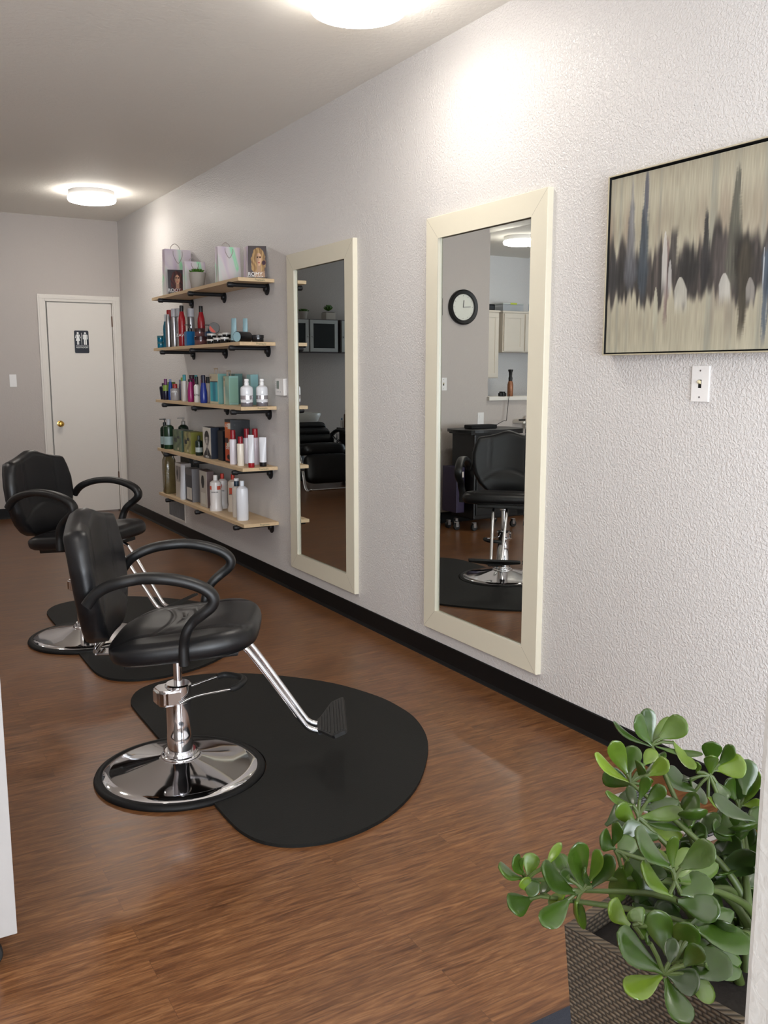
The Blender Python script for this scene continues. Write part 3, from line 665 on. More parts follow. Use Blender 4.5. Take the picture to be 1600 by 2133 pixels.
    for side in (1, -1): grids[side] = [[bm.verts.new(bpt(i, j, side)) for i in range(NB_ + 1)] for j in range(NZ_ + 1)]
    for side in (1, -1):
        g = grids[side]
        for j in range(NZ_):
            for i in range(NB_):
                q = (g[j][i], g[j][i + 1], g[j + 1][i + 1], g[j + 1][i]); bm.faces.new(q if side > 0 else tuple(reversed(q)))
    F, R_ = grids[1], grids[-1]
    rim = [(0, i) for i in range(NB_)] + [(j, NB_) for j in range(NZ_)] + [(NZ_, i) for i in range(NB_, 0, -1)] + [(j, 0) for j in range(NZ_, 0, -1)]
    for k in range(len(rim)):
        a = rim[k]; b = rim[(k + 1) % len(rim)]
        try: bm.faces.new((F[a[0]][a[1]], R_[a[0]][a[1]], R_[b[0]][b[1]], F[b[0]][b[1]]))
        except Exception: pass
    bmesh.ops.recalc_face_normals(bm, faces=bm.faces[:])
    lean = math.radians(-7.5)
    MB = Matrix.Translation((-0.238, 0, 0.492 + U)) @ Matrix.Rotation(lean, 4, 'Y')
    xf(bm, MB); back = obj('backrest', bm, M('black_vinyl'), t, smooth=True, ang=75)
    # chrome bracket that carries the backrest
    br = B((-0.262, -0.032, 0.440 + U, -0.205, 0.032, 0.446 + U), (-0.268, -0.032, 0.440 + U, -0.262, 0.032, 0.56 + U), bev=0.0015)
    B((-0.215, -0.032, 0.440 + U, -0.12, 0.032, 0.447 + U), bm=br, bev=0.0015); obj('back_bracket', br, M('chrome'), t)
    kn = tube([(-0.258, -0.060, 0.462 + U), (-0.258, 0.060, 0.462 + U)], 0.008); obj('hinge_pin', kn, M('chrome'), t, smooth=True)
    # arms
    AP = [(-0.225, 0.672), (-0.200, 0.704), (-0.165, 0.728), (-0.115, 0.746), (-0.060, 0.756), (-0.005, 0.758), (0.05, 0.752), (0.103, 0.738), (0.142, 0.719), (0.162, 0.695), (0.158, 0.670), (0.130, 0.645), (0.098, 0.618), (0.076, 0.585), (0.066, 0.545), (0.064, 0.505), (0.064, 0.478)]
    for s in (-1, 1):
        pth = smooth_path([(x, s * (0.268 + (0.016 if 4 < k < 12 else 0.008 if 2 < k < 14 else 0.0)), z + U) for k, (x, z) in enumerate(AP)], 4)
        bm = sweep(pth, sup(0.026, 0.0175, 20, 2.6), scale=lambda v: (0.62 + 0.38 * sstep(0, .12, v) * (1 - 0.35 * sstep(.55, .75, v)), 1.0 - 0.1 * sstep(.6, .8, v)))
        arm = obj('armrest', bm, M('black_plastic'), t, smooth=True, ang=60)
        sc = lathe([(0, 0), (0.008, 0), (0.008, 0.003), (0.004, 0.004), (0, 0.004)], 12); xf(sc, Matrix.Translation((0.064, s * 0.283, 0.498 + U)) @ Matrix.Rotation(-s * PI / 2, 4, 'X'))
        obj('bolt', sc, M('black_rubber'), arm)
    # footrest
    for s in (-1, 1):
        P = [(0.165, s * 0.042, 0.474 + U), (0.225, s * 0.042, 0.462 + U), (0.262, s * 0.042, 0.424 + U), (0.36, s * 0.037, 0.282 + U), (0.425, s * 0.033, 0.186 + U), (0.447, s * 0.031, 0.162 + U), (0.475, s * 0.030, 0.152 + U), (0.505, s * 0.030, 0.152 + U)]
        obj('footrest_bar', tube(smooth_path(P, 6), 0.0098, n=16), M('chrome'), t, smooth=True)
    Q = [(0, -0.052), (0.010, -0.060), (0.052, -0.150), (0.060, -0.158), (0.098, -0.158), (0.104, -0.150), (0.104, 0.150), (0.098, 0.158), (0.060, 0.158), (0.052, 0.150), (0.010, 0.060), (0, 0.052)]
    bm = prism(Q, 0, 0.012); B(*[(0.058 + k * 0.0105, -0.145, 0.012, 0.063 + k * 0.0105, 0.145, 0.015) for k in range(4)], bm=bm)
    B(*[(0.012 + k * 0.0105, -0.058 - k * 0.02, 0.012, 0.017 + k * 0.0105, 0.058 + k * 0.02, 0.015) for k in range(4)], bm=bm)
    B((-0.005, -0.045, -0.010, 0.03, 0.045, 0.003), bm=bm, bev=0.002)
    xf(bm, Matrix.Translation((0.480, 0, 0.150 + U)) @ Matrix.Rotation(math.radians(-24), 4, 'Y')); obj('footplate', bm, M('black_rubber'), t)
    return t
salon_chair('black vinyl salon chair nearest the camera', (-1.455, 2.93), math.radians(-26), 0.0, math.radians(2))
salon_chair('black vinyl salon chair farther back, in front of the restroom door', (-1.375, 4.755), math.radians(-47), 0.045, math.radians(-35))
# ================================================================ WALL SHELVES
SZ = [1.955, 1.565, 1.162, 0.775, 0.414]
SN = ['topmost', 'second', 'middle', 'fourth', 'lowest']
SL = ['topmost pine wall shelf on black pipe brackets', 'second pine wall shelf from the top, holding hairspray cans and jars', 'middle pine wall shelf of the five, holding colourful bottles',
      'fourth pine wall shelf from the top, holding green bottles and boxes', 'lowest pine wall shelf, holding large white bottles']
YN_, YF_ = 5.38, 7.235
for k, z in enumerate(SZ):
    t = thing('wall_shelf', SL[k], 'shelf', (0, (YN_ + YF_) / 2, z))
    L_ = (YF_ - YN_) / 2
    obj('board', B((-0.243, -L_, -0.022, -0.002, L_, 0), bev=0.0015), M('wood_shelf'), t)
    text('stamp', 'Premium', 0.018, M('shelf_stamp'), t, (-0.10, -L_ - 0.0003, -0.011), (PI / 2, 0, 0), ext=0.0002)
    for j, yb in enumerate((5.50, 6.27, 6.98)):
        b_ = bpy.data.objects.new('pipe_bracket', None); COL.objects.link(b_); b_.parent = t; b_.location = (0, yb - (YN_ + YF_) / 2, -0.022)
        bm = tube([(-0.012, 0, -0.0145), (-0.245, 0, -0.0145)], 0.0125, n=16); obj('pipe', bm, M('iron_pipe'), b_, smooth=True)
        bm = tube([(-0.232, 0, -0.0145), (-0.262, 0, -0.0145), (-0.268, 0, -0.0145)], 0.017, n=16, scale=lambda v: 1.0 if v < .9 else 0.8); obj('end_cap', bm, M('iron_pipe'), b_, smooth=True)
        fl = lathe([(0, 0), (0.040, 0), (0.040, 0.005), (0.036, 0.007), (0.020, 0.010), (0.018, 0.022), (0, 0.022)], 28)
        xf(fl, Matrix.Translation((-0.0005, 0, -0.030)) @ Matrix.Rotation(-PI / 2, 4, 'Y')); obj('flange', fl, M('iron_pipe'), b_, smooth=True)

# ================================================================ PRODUCTS
def pm(rgb, rough=0.3, metal=0.0, coat=0.0):
    k = 'p_%d_%d_%d_%d' % (rgb[0], rgb[1], rgb[2], int(metal * 10 + rough * 100))
    return MATS.get(k) or mat(k, rgb, rough, metal, 0.5, 0.02, coat=coat)
def bottle_profile(kind, r, h):
    if kind == 'round':   return [(0, 0), (r * .92, 0), (r, .006), (r, h * .86), (r * .93, h * .93), (r * .62, h * .975), (r * .36, h), (0, h)]
    if kind == 'straight': return [(0, 0), (r * .95, 0), (r, .004), (r, h - .008), (r * .95, h - .003), (r * .6, h), (0, h)]
    if kind == 'shoulder': return [(0, 0), (r * .95, 0), (r, .006), (r, h * .70), (r * .90, h * .82), (r * .68, h * .92), (r * .55, h), (0, h)]
    if kind == 'taper':   return [(0, 0), (r * .9, 0), (r * .95, .005), (r, h * .25), (r * .95, h * .55), (r * .75, h * .8), (r * .55, h), (0, h)]
    if kind == 'waist':   return [(0, 0), (r * 1.08, 0), (r * 1.12, .01), (r * 1.08, h * .12), (r * .97, h * .2), (r, h * .5), (r * 1.0, h * .84), (r * .94, h * .93), (r * .5, h * .985), (0, h)]
    if kind == 'wedge':   return [(0, 0), (r * .72, 0), (r * .75, .005), (r * .88, h * .4), (r, h * .85), (r * .9, h * .95), (r * .4, h), (0, h)]
    if kind == 'cone':    return [(0, 0), (r, 0), (r, .006), (r * .94, h * .4), (r * .55, h * .97), (r * .4, h), (0, h)]
def bottle(label, s, x, y, r, h, kind, body, cap=None, capr=0.5, caph=0.03, group=None, cat='bottle', name='product_bottle', labelc=None, lab=(0.2, 0.6), txt=None, txtc='sign_white', tz=0.4, flat=1.0, rough=0.25, metal=0.0, n=28, ts=0.02, caprough=0.35, band=None):
    t = thing(name, label, cat, (x, y, SZ[s]), 0, group)
    hb = h - (caph if cap else 0)
    bo = obj('body', lathe(bottle_profile(kind, r, hb), n, sy=flat), pm(body, rough, metal), t, smooth=True)
    if cap:
        cp = lathe([(0, 0), (r * capr, 0), (r * capr, caph * .9), (r * capr * .93, caph), (0, caph)], 20, c=(0, 0, hb - 0.001)); part_label(obj('cap', cp, pm(cap, caprough), t, smooth=True), 'cap in its own colour') if False else obj('cap', cp, pm(cap, caprough), t, smooth=True)
    if labelc:
        lb = lathe([(r * 1.012, hb * lab[0]), (r * 1.012, hb * lab[1])], n, sy=flat, cap=False); obj('label_wrap', lb, pm(labelc, 0.5), t, smooth=True)
    if band:
        for zb0, zb1, bc in band: obj('label_wrap', lathe([(r * 1.015, hb * zb0), (r * 1.015, hb * zb1)], n, sy=flat, cap=False), pm(bc, 0.5), t, smooth=True)
    if txt:
        a = math.radians(-62)   # towards the middle of the room
        ca, sa = math.cos(a), math.sin(a)
        px, py = -abs(ca) * r * 1.03, sa * r * 1.03 * flat
        text('lettering', txt, ts, M(txtc), t, (px, py, hb * tz), (PI / 2, 0, math.radians(-28)), ext=0.0004)
    return t
def pump_bottle(label, s, x, y, r, h, body, pumpc, square=False, labelc=None, lab=(0.2, .5), group=None, collar=None, base=None, spout=-1.0, hh=0.055):
    t = thing('pump_bottle', label, 'bottle', (x, y, SZ[s]), 0, group); hb = h - hh
    if square: obj('body', B((-r, -r * .8, 0, r, r * .8, hb), bev=0.008, seg=3), pm(body, 0.15), t, smooth=True)
    else: obj('body', lathe([(0, 0), (r * .92, 0), (r, .008), (r, hb * .8), (r * .93, hb * .9), (r * .6, hb * .97), (r * .36, hb), (0, hb)], 32), pm(body, 0.15), t, smooth=True)
    if labelc: obj('label_wrap', lathe([(r * 1.012, hb * lab[0]), (r * 1.012, hb * lab[1])], 32, cap=False), pm(labelc, 0.5), t, smooth=True)
    bm = lathe([(0, 0), (r * .40, 0), (r * .40, hh * .45), (r * .2, hh * .5), (r * .12, hh * .52), (r * .12, hh * .8), (r * .26, hh * .82), (r * .24, hh), (0, hh)], 20, c=(0, 0, hb - .001))
    B((min(0, spout * r * 1.1), -0.005, hb + hh * .84, max(0, spout * r * 1.1), 0.005, hb + hh * .97), bm=bm, bev=0.001)
    obj('pump', bm, pm(pumpc, 0.3), t, smooth=True, ang=35)
    return t
def carton(label, s, xf_, xb, yf, yn, h, side, func=None, front=None, edge=None):
    """printed front faces the room (-x); the plain side faces the camera end of the shelf"""
    w = yf - yn; d = xb - xf_
    t = thing('product_box', label, 'box', ((xf_ + xb) / 2, (yf + yn) / 2, SZ[s]))
    obj('box_body', B((-d / 2, -w / 2, 0, d / 2, w / 2, h), bev=0.0012), pm(side, 0.4), t)
    if func: panel('front_print', w * .985, h * .985, 36, 60, func, printm, t, t=0.0006, loc=(-d / 2 - 0.0007, 0, h * .007), rot=(0, 0, -PI / 2))
    elif front: obj('front_print', B((-d / 2 - 0.0006, -w * .49, h * .01, -d / 2, w * .49, h * .99)), pm(front, 0.4), t)
    if edge: obj('side_print', B((-d / 2 + .003, -w / 2 - .0006, h * .06, d / 2 - .003, -w / 2, h * .94)), pm(edge, 0.3), t)
    return t
GR = 'hair products on the '
# --- topmost shelf
def gift_bag(label, x, y, w, d, h, rz, handle=True):
    t = thing('gift_bag', label, 'gift bag', (x, y, SZ[0]), rz)
    bm = bmesh.new(); c = [(-w / 2, -d / 2), (w / 2, -d / 2), (w / 2, 0), (w / 2, d / 2), (-w / 2, d / 2), (-w / 2, 0)]
    lo = [bm.verts.new((a, b, 0)) for a, b in c]; k = [1, 1, .62, 1, 1, .62]
    hi = [bm.verts.new(((a - math.copysign(0.010, a) if i in (2, 5) else a), b * .55, h)) for i, (a, b) in enumerate(c)]
    for i in range(6): bm.faces.new((lo[i], lo[(i + 1) % 6], hi[(i + 1) % 6], hi[i]))
    bm.faces.new(list(reversed(lo))); sh = obj('bag_body', bm, iridm, t)
    sm = sh.modifiers.new('thick', 'SOLIDIFY'); sm.thickness = 0.0015
    if handle:
        for sy, sag in ((-1, -0.30), (1, 0.14)):
            P = [(-w * .17, sy * (d * .275 + .003), h - .012), (-w * .16, sy * (d * .28 + .006), h + sag * h * .5), (0, sy * (d * .29 + .008), h + sag * h), (w * .16, sy * (d * .28 + .006), h + sag * h * .5), (w * .17, sy * (d * .275 + .003), h - .012)]
            obj('handle', tube(smooth_path(P, 6), 0.0025, n=8), mat('cord', (170, 160, 156), 0.8), t, smooth=True)
    return t
gift_bag('tallest iridescent gift bag at the far end of the top shelf', -0.116, 6.97, 0.205, 0.10, 0.345, 0.0)
gift_bag('smallest iridescent gift bag behind the succulent pot', -0.120, 6.56, 0.155, 0.07, 0.215, 0.0)
gift_bag('iridescent gift bag in the middle of the near half of the top shelf', -0.125, 5.86, 0.155, 0.08, 0.238, 0.0)
gift_bag('narrow iridescent gift bag standing against the wall beside another bag', -0.045, 5.66, 0.070, 0.08, 0.222, 0.0, False)
def face_card(hair, hair2, bg1, skin, blond=False):
    def f(u, v):
        c = lerp(bg1, tuple(q * .6 for q in bg1), v * .5)
        x = (u - .56) / .5; y = (v - .58) / .42
        wob = 0.06 * math.sin(v * 23) + 0.05 * math.sin(v * 41 + u * 9)
        if (x + wob * .6) ** 2 / .62 + (y + .18) ** 2 / 1.15 < 1: c = lerp(hair, hair2, min(1, max(0, 0.5 + .28 * math.sin(u * 26 + v * 9 + 2 * math.sin(v * 13)) + .2 * math.sin(u * 61 + v * 4))))
        if ((u - .585) / .155) ** 2 + ((v - .60) / .195) ** 2 < 1:
            c = lerp(skin, tuple(q * .72 for q in skin), sstep(.62, .45, u))
            if abs(v - .655) < .016 and (abs(u - .52) < .045 or abs(u - .66) < .045): c = (60, 36, 30)
            if abs(v - .685) < .008 and (abs(u - .52) < .05 or abs(u - .66) < .05): c = hair
            if abs(v - .505) < .017 and abs(u - .59) < .055: c = (166, 70, 66)
            if abs(u - .595) < .012 and .55 < v < .64: c = tuple(q * .78 for q in skin)
        elif abs(u - .60) < .10 and .24 < v < .45: c = tuple(q * .82 for q in skin)
        elif v < .24 and abs(u - .62) < .30 - .1 * v: c = tuple(q * .8 for q in skin) if blond else lerp(hair2, (90, 30, 28), .5)
        if blond and ((u - .86) / .10) ** 2 + ((v - .50) / .07) ** 2 < 1: c = (58, 30, 48)
        if v < .06: c = (40, 34, 36)
        return c
    return f
def card(label, x, y, w, h, rz, f, lett, lean, sub):
    t = thing('portrait_card', label, 'display card', (x, y, SZ[0]), rz)
    g = bpy.data.objects.new('card_board', None)
    q = panel('portrait_print', w, h, 60, 90, f, printm, t, t=0.003, loc=(0, 0, 0.001), rot=(-lean, 0, 0))
    obj('easel', xf(B((-w * .2, 0, 0, w * .2, 0.002, h * .85)), Matrix.Translation((0, h * math.sin(lean) + 0.028, 0)) @ Matrix.Rotation(0.10, 4, 'X')), pm((60, 54, 52), .7), t)
    zl = h * .16
    text('lettering', lett, w * .28, M('sign_white'), t, (-w * .12, -0.0012 + zl * math.sin(lean), zl * math.cos(lean)), (PI / 2 - lean, 0, 0), ext=0.0003)
    zl = h * .085
    text('lettering', sub, w * .10, M('sign_white'), t, (-w * .12, -0.0012 + zl * math.sin(lean), zl * math.cos(lean)), (PI / 2 - lean, 0, 0), ext=0.0003)
    return t
card('upright card with a portrait of a red haired woman, far end of top shelf', -0.180, 6.80, 0.118, 0.185, -0.25, face_card((36, 20, 20), (98, 42, 40), (70, 64, 70), (206, 160, 130)), 'ROOT', 0.20, 'MADE BY HAND', )
card('upright card with a portrait of a blond woman, near end of top shelf', -0.078, 5.47, 0.115, 0.215, -0.42, face_card((120, 88, 56), (196, 164, 112), (92, 84, 86), (212, 172, 140), True), 'ROMY', 0.22, 'BEAUTIFUL COLOR')
# succulent in a concrete pot on the top shelf
t = thing('potted_succulent', 'small green succulent in a tapered grey concrete pot on the top shelf', 'potted plant', (-0.165, 6.36, SZ[0]))
obj('pot', lathe([(0, 0), (0.040, 0), (0.044, 0.004), (0.060, 0.112), (0.058, 0.118), (0.052, 0.118), (0.050, 0.104), (0, 0.104)], 36), M('concrete'), t, smooth=True)
def succulent(seed, R=0.058, n=34, zz=0.108):
    rr = random.Random(seed); bm = bmesh.new()
    for k in range(n):
        a = k * 2.4; u = (k + 1) / n; el = math.radians(75 - 62 * u); L = R * (0.5 + .6 * u); w = R * .20
        d = Vector((math.cos(a) * math.cos(el), math.sin(a) * math.cos(el), math.sin(el))); s = d.cross(Vector((0, 0, 1))).normalized(); nn = s.cross(d)
        P = [d * (R * .05)]; pts = []
        for tt, ww in ((0.05, .4), (.35, .9), (.65, 1.0), (.88, .55), (1.0, .03)):
            pts.append([bm.verts.new(Vector((0, 0, zz)) + d * L * tt + s * w * ww * q + nn * (w * .35 * (1 - q * q) * ww + L * .12 * tt * tt)) for q in (-1, 0, 1)] + [bm.verts.new(Vector((0, 0, zz)) + d * L * tt - nn * w * .3 * ww)])
        for A_, B_ in zip(pts, pts[1:]):
            for i in range(4): bm.faces.new((A_[i], A_[(i + 1) % 4], B_[(i + 1) % 4], B_[i]))
    bmesh.ops.recalc_face_normals(bm, faces=bm.faces[:]); return bm
mat('succulent_green', (70, 112, 38), 0.45, var=0.5, nscale=50)
obj('soil', lathe([(0, 0.1035), (0.050, 0.1035), (0.050, 0.106), (0, 0.108)], 24), M('soil'), t)
obj('foliage', succulent(3), M('succulent_green'), t, smooth=True)
# --- second shelf
def jar(label, s, x, y, r, h, body, lid, z=0.0, lidh=0.35, group=None):
    t = thing('product_jar', label, 'jar', (x, y, SZ[s] + z), 0, group)
    obj('jar_body', lathe([(0, 0), (r * .95, 0), (r, .003), (r, h * (1 - lidh)), (0, h * (1 - lidh))], 28), pm(body, 0.12), t, smooth=True)
    obj('lid', lathe([(0, h * (1 - lidh)), (r * 1.06, h * (1 - lidh)), (r * 1.06, h * .97), (r * 1.02, h), (0, h)], 28), pm(lid, 0.3), t, smooth=True)
    return t
SIL = (176, 176, 180); RED = (150, 26, 34); TEAL = (16, 104, 132); BLK = (20, 20, 22)
jar('lower of two stacked teal jars at the far end of the second shelf', 1, -0.212, 7.14, 0.026, 0.048, TEAL, (40, 96, 104))
jar('upper of two stacked teal jars at the far end of the second shelf', 1, -0.212, 7.14, 0.026, 0.046, TEAL, (40, 96, 104), z=0.0485)
bottle('slim teal bottle with a clear top beside the teal jars', 1, -0.200, 7.035, 0.021, 0.255, 'shoulder', (8, 92, 116), (190, 196, 198), .5, .055)
bottle('red hairspray can with a flared red cap at the back, beside the teal bottle', 1, -0.150, 7.085, 0.024, 0.292, 'straight', (120, 22, 30), (168, 36, 40), 1.0, .07)
bottle('short silver hairspray can with a domed top, in front of the red can', 1, -0.206, 6.945, 0.022, 0.250, 'shoulder', SIL, SIL, .4, .012, rough=0.28, metal=1.0, cat='spray can', name='spray_can')
bottle('tall silver hairspray can, left of two standing side by side', 1, -0.185, 6.865, 0.0235, 0.288, 'straight', SIL, SIL, 1.0, .06, rough=0.28, metal=1.0, cat='spray can', name='spray_can')
bottle('tall silver hairspray can, right of two standing side by side', 1, -0.170, 6.790, 0.0235, 0.286, 'straight', SIL, SIL, 1.0, .06, rough=0.28, metal=1.0, cat='spray can', name='spray_can')
bottle('dark red bottle with a black cap between the silver cans', 1, -0.190, 6.665, 0.027, 0.300, 'shoulder', RED, BLK, .55, .045, txt='ZAVO', ts=.03, tz=.32)
bottle('single silver can between the two dark red bottles', 1, -0.110, 6.70, 0.0265, 0.282, 'straight', SIL, SIL, 1.0, .06, rough=0.28, metal=1.0, cat='spray can', name='spray_can')
bottle('dark red bottle with a black cap nearest the wall', 1, -0.085, 6.54, 0.0275, 0.292, 'shoulder', RED, BLK, .52, .045)
pump_bottle('square blue gel bottle with a black pump, nearer the shelf edge', 1, -0.205, 6.44, 0.036, 0.152, (28, 92, 140), BLK, square=True, hh=.05)
pump_bottle('square blue gel bottle with a black pump, near the wall', 1, -0.075, 6.385, 0.036, 0.152, (22, 72, 110), BLK, square=True, hh=.05)
jar('lower of two stacked wide jars with dark red lids', 1, -0.180, 6.285, 0.044, 0.062, (96, 62, 62), (52, 26, 30), lidh=.42)
jar('upper of two stacked wide jars with dark red lids', 1, -0.180, 6.305, 0.034, 0.056, (96, 62, 62), (52, 26, 30), z=0.0625, lidh=.42)
WJ = (196, 194, 190)
jar('lower jar of the front silver lidded pair under the tipped tin', 1, -0.180, 6.065, 0.030, 0.037, BLK, WJ)
jar('upper jar of the front silver lidded pair under the tipped tin', 1, -0.175, 6.072, 0.030, 0.037, BLK, WJ, z=0.0375)
jar('lower jar of the silver lidded pair by the wall under the tipped tin', 1, -0.112, 6.035, 0.028, 0.037, BLK, WJ)
jar('upper jar of the silver lidded pair by the wall under the tipped tin', 1, -0.112, 6.035, 0.028, 0.037, BLK, WJ, z=0.0375)
jar('single silver lidded jar right of the stack with the tipped tin', 1, -0.200, 5.885, 0.030, 0.040, BLK, WJ)
jar('lower jar of the silver lidded stack farther right', 1, -0.135, 5.895, 0.030, 0.038, BLK, WJ)
jar('upper jar of the silver lidded stack farther right', 1, -0.130, 5.90, 0.030, 0.037, BLK, WJ, z=0.0385)
jar('silver lidded jar standing beside the front pale blue tube', 1, -0.085, 5.82, 0.026, 0.040, BLK, WJ)
jar('silver lidded jar stacked beside the front pale blue tube', 1, -0.085, 5.82, 0.026, 0.037, BLK, WJ, z=0.0405)
jar('silver lidded jar just left of the front pale blue tube', 1, -0.200, 5.755, 0.027, 0.040, BLK, WJ)
t = thing('product_tin', 'flat black tin tipped on its edge on top of the small jars, red label', 'tin', (-0.145, 6.10, SZ[1] + 0.0752), math.radians(-25))
bm = lathe([(0, -0.017), (0.037, -0.017), (0.038, -0.015), (0.038, 0.015), (0.037, 0.017), (0, 0.017)], 36); xf(bm, Matrix.Translation((0, 0, 0.0385)) @ Matrix.Rotation(PI / 2, 4, 'X')); obj('tin_body', bm, pm(BLK, .25), t, smooth=True)
bm = lathe([(0, 0), (0.034, 0), (0.034, 0.0008), (0, 0.0008)], 30); xf(bm, Matrix.Translation((0, -0.0171, 0.0385)) @ Matrix.Rotation(PI / 2, 4, 'X')); obj('lid_disc', bm, pm((84, 82, 80), .5), t)
bm = prism([(0.031 * math.cos(a), 0.031 * math.sin(a)) for a in [math.radians(150 + 12 * k) for k in range(13)]], 0, 0.0006); xf(bm, Matrix.Translation((0, -0.018, 0.0385)) @ Matrix.Rotation(PI / 2, 4, 'X')); obj('label', bm, pm((196, 70, 52), .5), t)
def tube_prod(label, s, x, y, r, h, body, cap, caph=0.03, rz=0.0, name='product_tube', crimp=0.006):
    t = thing(name, label, 'tube', (x, y, SZ[s]), rz)
    obj('cap', lathe([(0, 0), (r * .95, 0), (r, .003), (r, caph), (0, caph)], 28), pm(cap, .3), t, smooth=True)
    bm = bmesh.new(); rings = []
    for k in range(13):
        v = k / 12; a = r * (1 + .12 * v) * (1 if v < 1 else 1); b = r * (1 - v ** 1.2) + crimp * .4
        rings.append([bm.verts.new((a * math.cos(2 * PI * i / 28), b * math.sin(2 * PI * i / 28), caph + (h - caph) * v)) for i in range(28)])
    for A_, B_ in zip(rings, rings[1:]):
        for i in range(28): bm.faces.new((A_[i], A_[(i + 1) % 28], B_[(i + 1) % 28], B_[i]))
    bm.faces.new(list(reversed(rings[0]))); bm.faces.new(rings[-1]); obj('tube_body', bm, pm(body, .3), t, smooth=True); return t
PB = (142, 176, 186)
tube_prod('pale blue tapering tube standing on its dark cap, nearer the shelf edge', 1, -0.155, 5.700, 0.021, 0.160, PB, (30, 40, 46), .018, rz=-1.2)
tube_prod('pale blue tapering tube standing behind the black cylindrical tin', 1, -0.100, 5.640, 0.019, 0.158, PB, (30, 40, 46), .018, rz=-1.2)
t = thing('product_tin', 'black cylindrical tin lying on its side, pale blue end facing out', 'tin', (-0.165, 5.53, SZ[1] + 0.0), math.radians(-64))
bm = lathe([(0, -0.058), (0.033, -0.058), (0.034, -0.056), (0.034, 0.050), (0, 0.050)], 36); xf(bm, Matrix.Translation((0, 0, 0.0345)) @ Matrix.Rotation(-PI / 2, 4, 'Y')); 
xf(bm, Matrix.Rotation(PI / 2, 4, 'Z')); obj('tin_body', bm, pm(BLK, .3), t, smooth=True)
bm = lathe([(0, 0), (0.031, 0), (0.031, 0.001), (0, 0.001)], 30); xf(bm, Matrix.Rotation(PI / 2, 4, 'Z') @ Matrix.Translation((0.0585, 0, 0.0345)) @ Matrix.Rotation(PI / 2, 4, 'Y')); obj('end_disc', bm, pm(PB, .4), t)
bm = lathe([(0, 0), (0.031, 0), (0.031, 0.001), (0, 0.001)], 30); xf(bm, Matrix.Rotation(PI / 2, 4, 'Z') @ Matrix.Translation((-0.051, 0, 0.0345)) @ Matrix.Rotation(PI / 2, 4, 'Y')); obj('end_disc', bm, pm(PB, .4), t)
jar('wide flat black jar at the near end of the second shelf', 1, -0.095, 5.445, 0.037, 0.045, BLK, (30, 30, 32), lidh=.4)
# --- middle shelf
WHT = (206, 202, 198); MAG = (140, 30, 92); NAVY = (20, 22, 62)
bottle('dark navy bottle with a purple nozzle at the far end of the middle shelf', 2, -0.195, 7.165, 0.034, 0.130, 'wedge', (14, 14, 40), (52, 24, 60), .42, .022)
bottle('small bottle with a lime green collar in front of the navy bottle', 2, -0.206, 7.075, 0.022, 0.165, 'straight', (16, 16, 44), (110, 48, 100), .55, .045, labelc=(132, 160, 70), lab=(.58, .96))
bottle('navy jar bottle with a wide green lid behind the slim blue bottle', 2, -0.135, 7.155, 0.033, 0.138, 'straight', (18, 20, 50), (104, 132, 62), .96, .044)
bottle('slim glossy blue bottle', 2, -0.205, 6.955, 0.0175, 0.163, 'taper', (26, 66, 150), (120, 136, 170), .55, .02)
bottle('round grey bottle with a red cap and red lettering', 2, -0.200, 6.855, 0.034, 0.128, 'round', (150, 146, 146), (150, 40, 40), .52, .032, txt='ABBA', txtc='sign_white', tz=.7, ts=.018)
bottle('slim grey blue bottle behind the red capped grey bottle', 2, -0.120, 6.975, 0.0145, 0.158, 'taper', (84, 84, 112), (120, 120, 150), .6, .03)
bottle('slim lilac grey bottle nearest the wall at the far end', 2, -0.080, 7.00, 0.0135, 0.158, 'taper', (128, 122, 140), (110, 110, 150), .6, .03)
bottle('clear grey bottle with a lime green cap', 2, -0.155, 6.80, 0.0165, 0.176, 'straight', (176, 168, 166), (140, 168, 74), .9, .028)
bottle('white bottle with a turquoise cap, left of the magenta bottles', 2, -0.190, 6.655, 0.020, 0.198, 'straight', WHT, (52, 138, 146), .6, .045)
bottle('tall magenta bottle with a black cap at the back', 2, -0.135, 6.645, 0.021, 0.196, 'straight', MAG, (40, 14, 30), .95, .026)
bottle('shorter magenta bottle in front of the tall one', 2, -0.196, 6.495, 0.0235, 0.165, 'taper', (150, 34, 100), (36, 14, 28), .75, .018)
bottle('white bottle with a turquoise cap behind the magenta bottles', 2, -0.085, 6.70, 0.0155, 0.195, 'straight', WHT, (60, 146, 152), .75, .05)
bottle('white bottle with a black nozzle and black print', 2, -0.190, 6.37, 0.0225, 0.185, 'round', (214, 212, 208), BLK, .45, .055, txt='KMS', txtc='dark_gap', tz=.4, ts=.02)
bottle('magenta bottle with a black cap behind the white nozzle bottle', 2, -0.070, 6.58, 0.018, 0.192, 'straight', MAG, (44, 20, 30), .95, .03)
bottle('cobalt blue bottle with a tall dark cap', 2, -0.195, 6.215, 0.0265, 0.197, 'taper', (36, 52, 130), (22, 24, 48), .50, .055)
bottle('white bottle with a black cap between the blue bottle and the wall', 2, -0.120, 6.33, 0.019, 0.184, 'straight', (190, 184, 178), BLK, .8, .045)
bottle('short white bottle with a black cap behind the cobalt blue bottle', 2, -0.125, 6.19, 0.016, 0.160, 'straight', (180, 174, 168), BLK, .85, .035)
def tbox(c1, c2, win):
    def f(u, v):
        c = (196, 186, 158)
        if win and .04 < u < .96 and .08 < v < .76:
            c = lerp((18, 120, 146), (64, 176, 190), .5 + .5 * math.sin(u * 9)); c = (18, 40, 52) if v > .73 else c
        if not win: c = lerp((132, 166, 156), (168, 192, 170), .5 + .5 * math.sin(v * 7 + u * 3)) if u > .30 else ((190, 180, 150) if v > .62 else (206, 200, 180))
        if .06 < u < .2 and .84 < v < .92: c = (120, 100, 80)
        return c
    return f
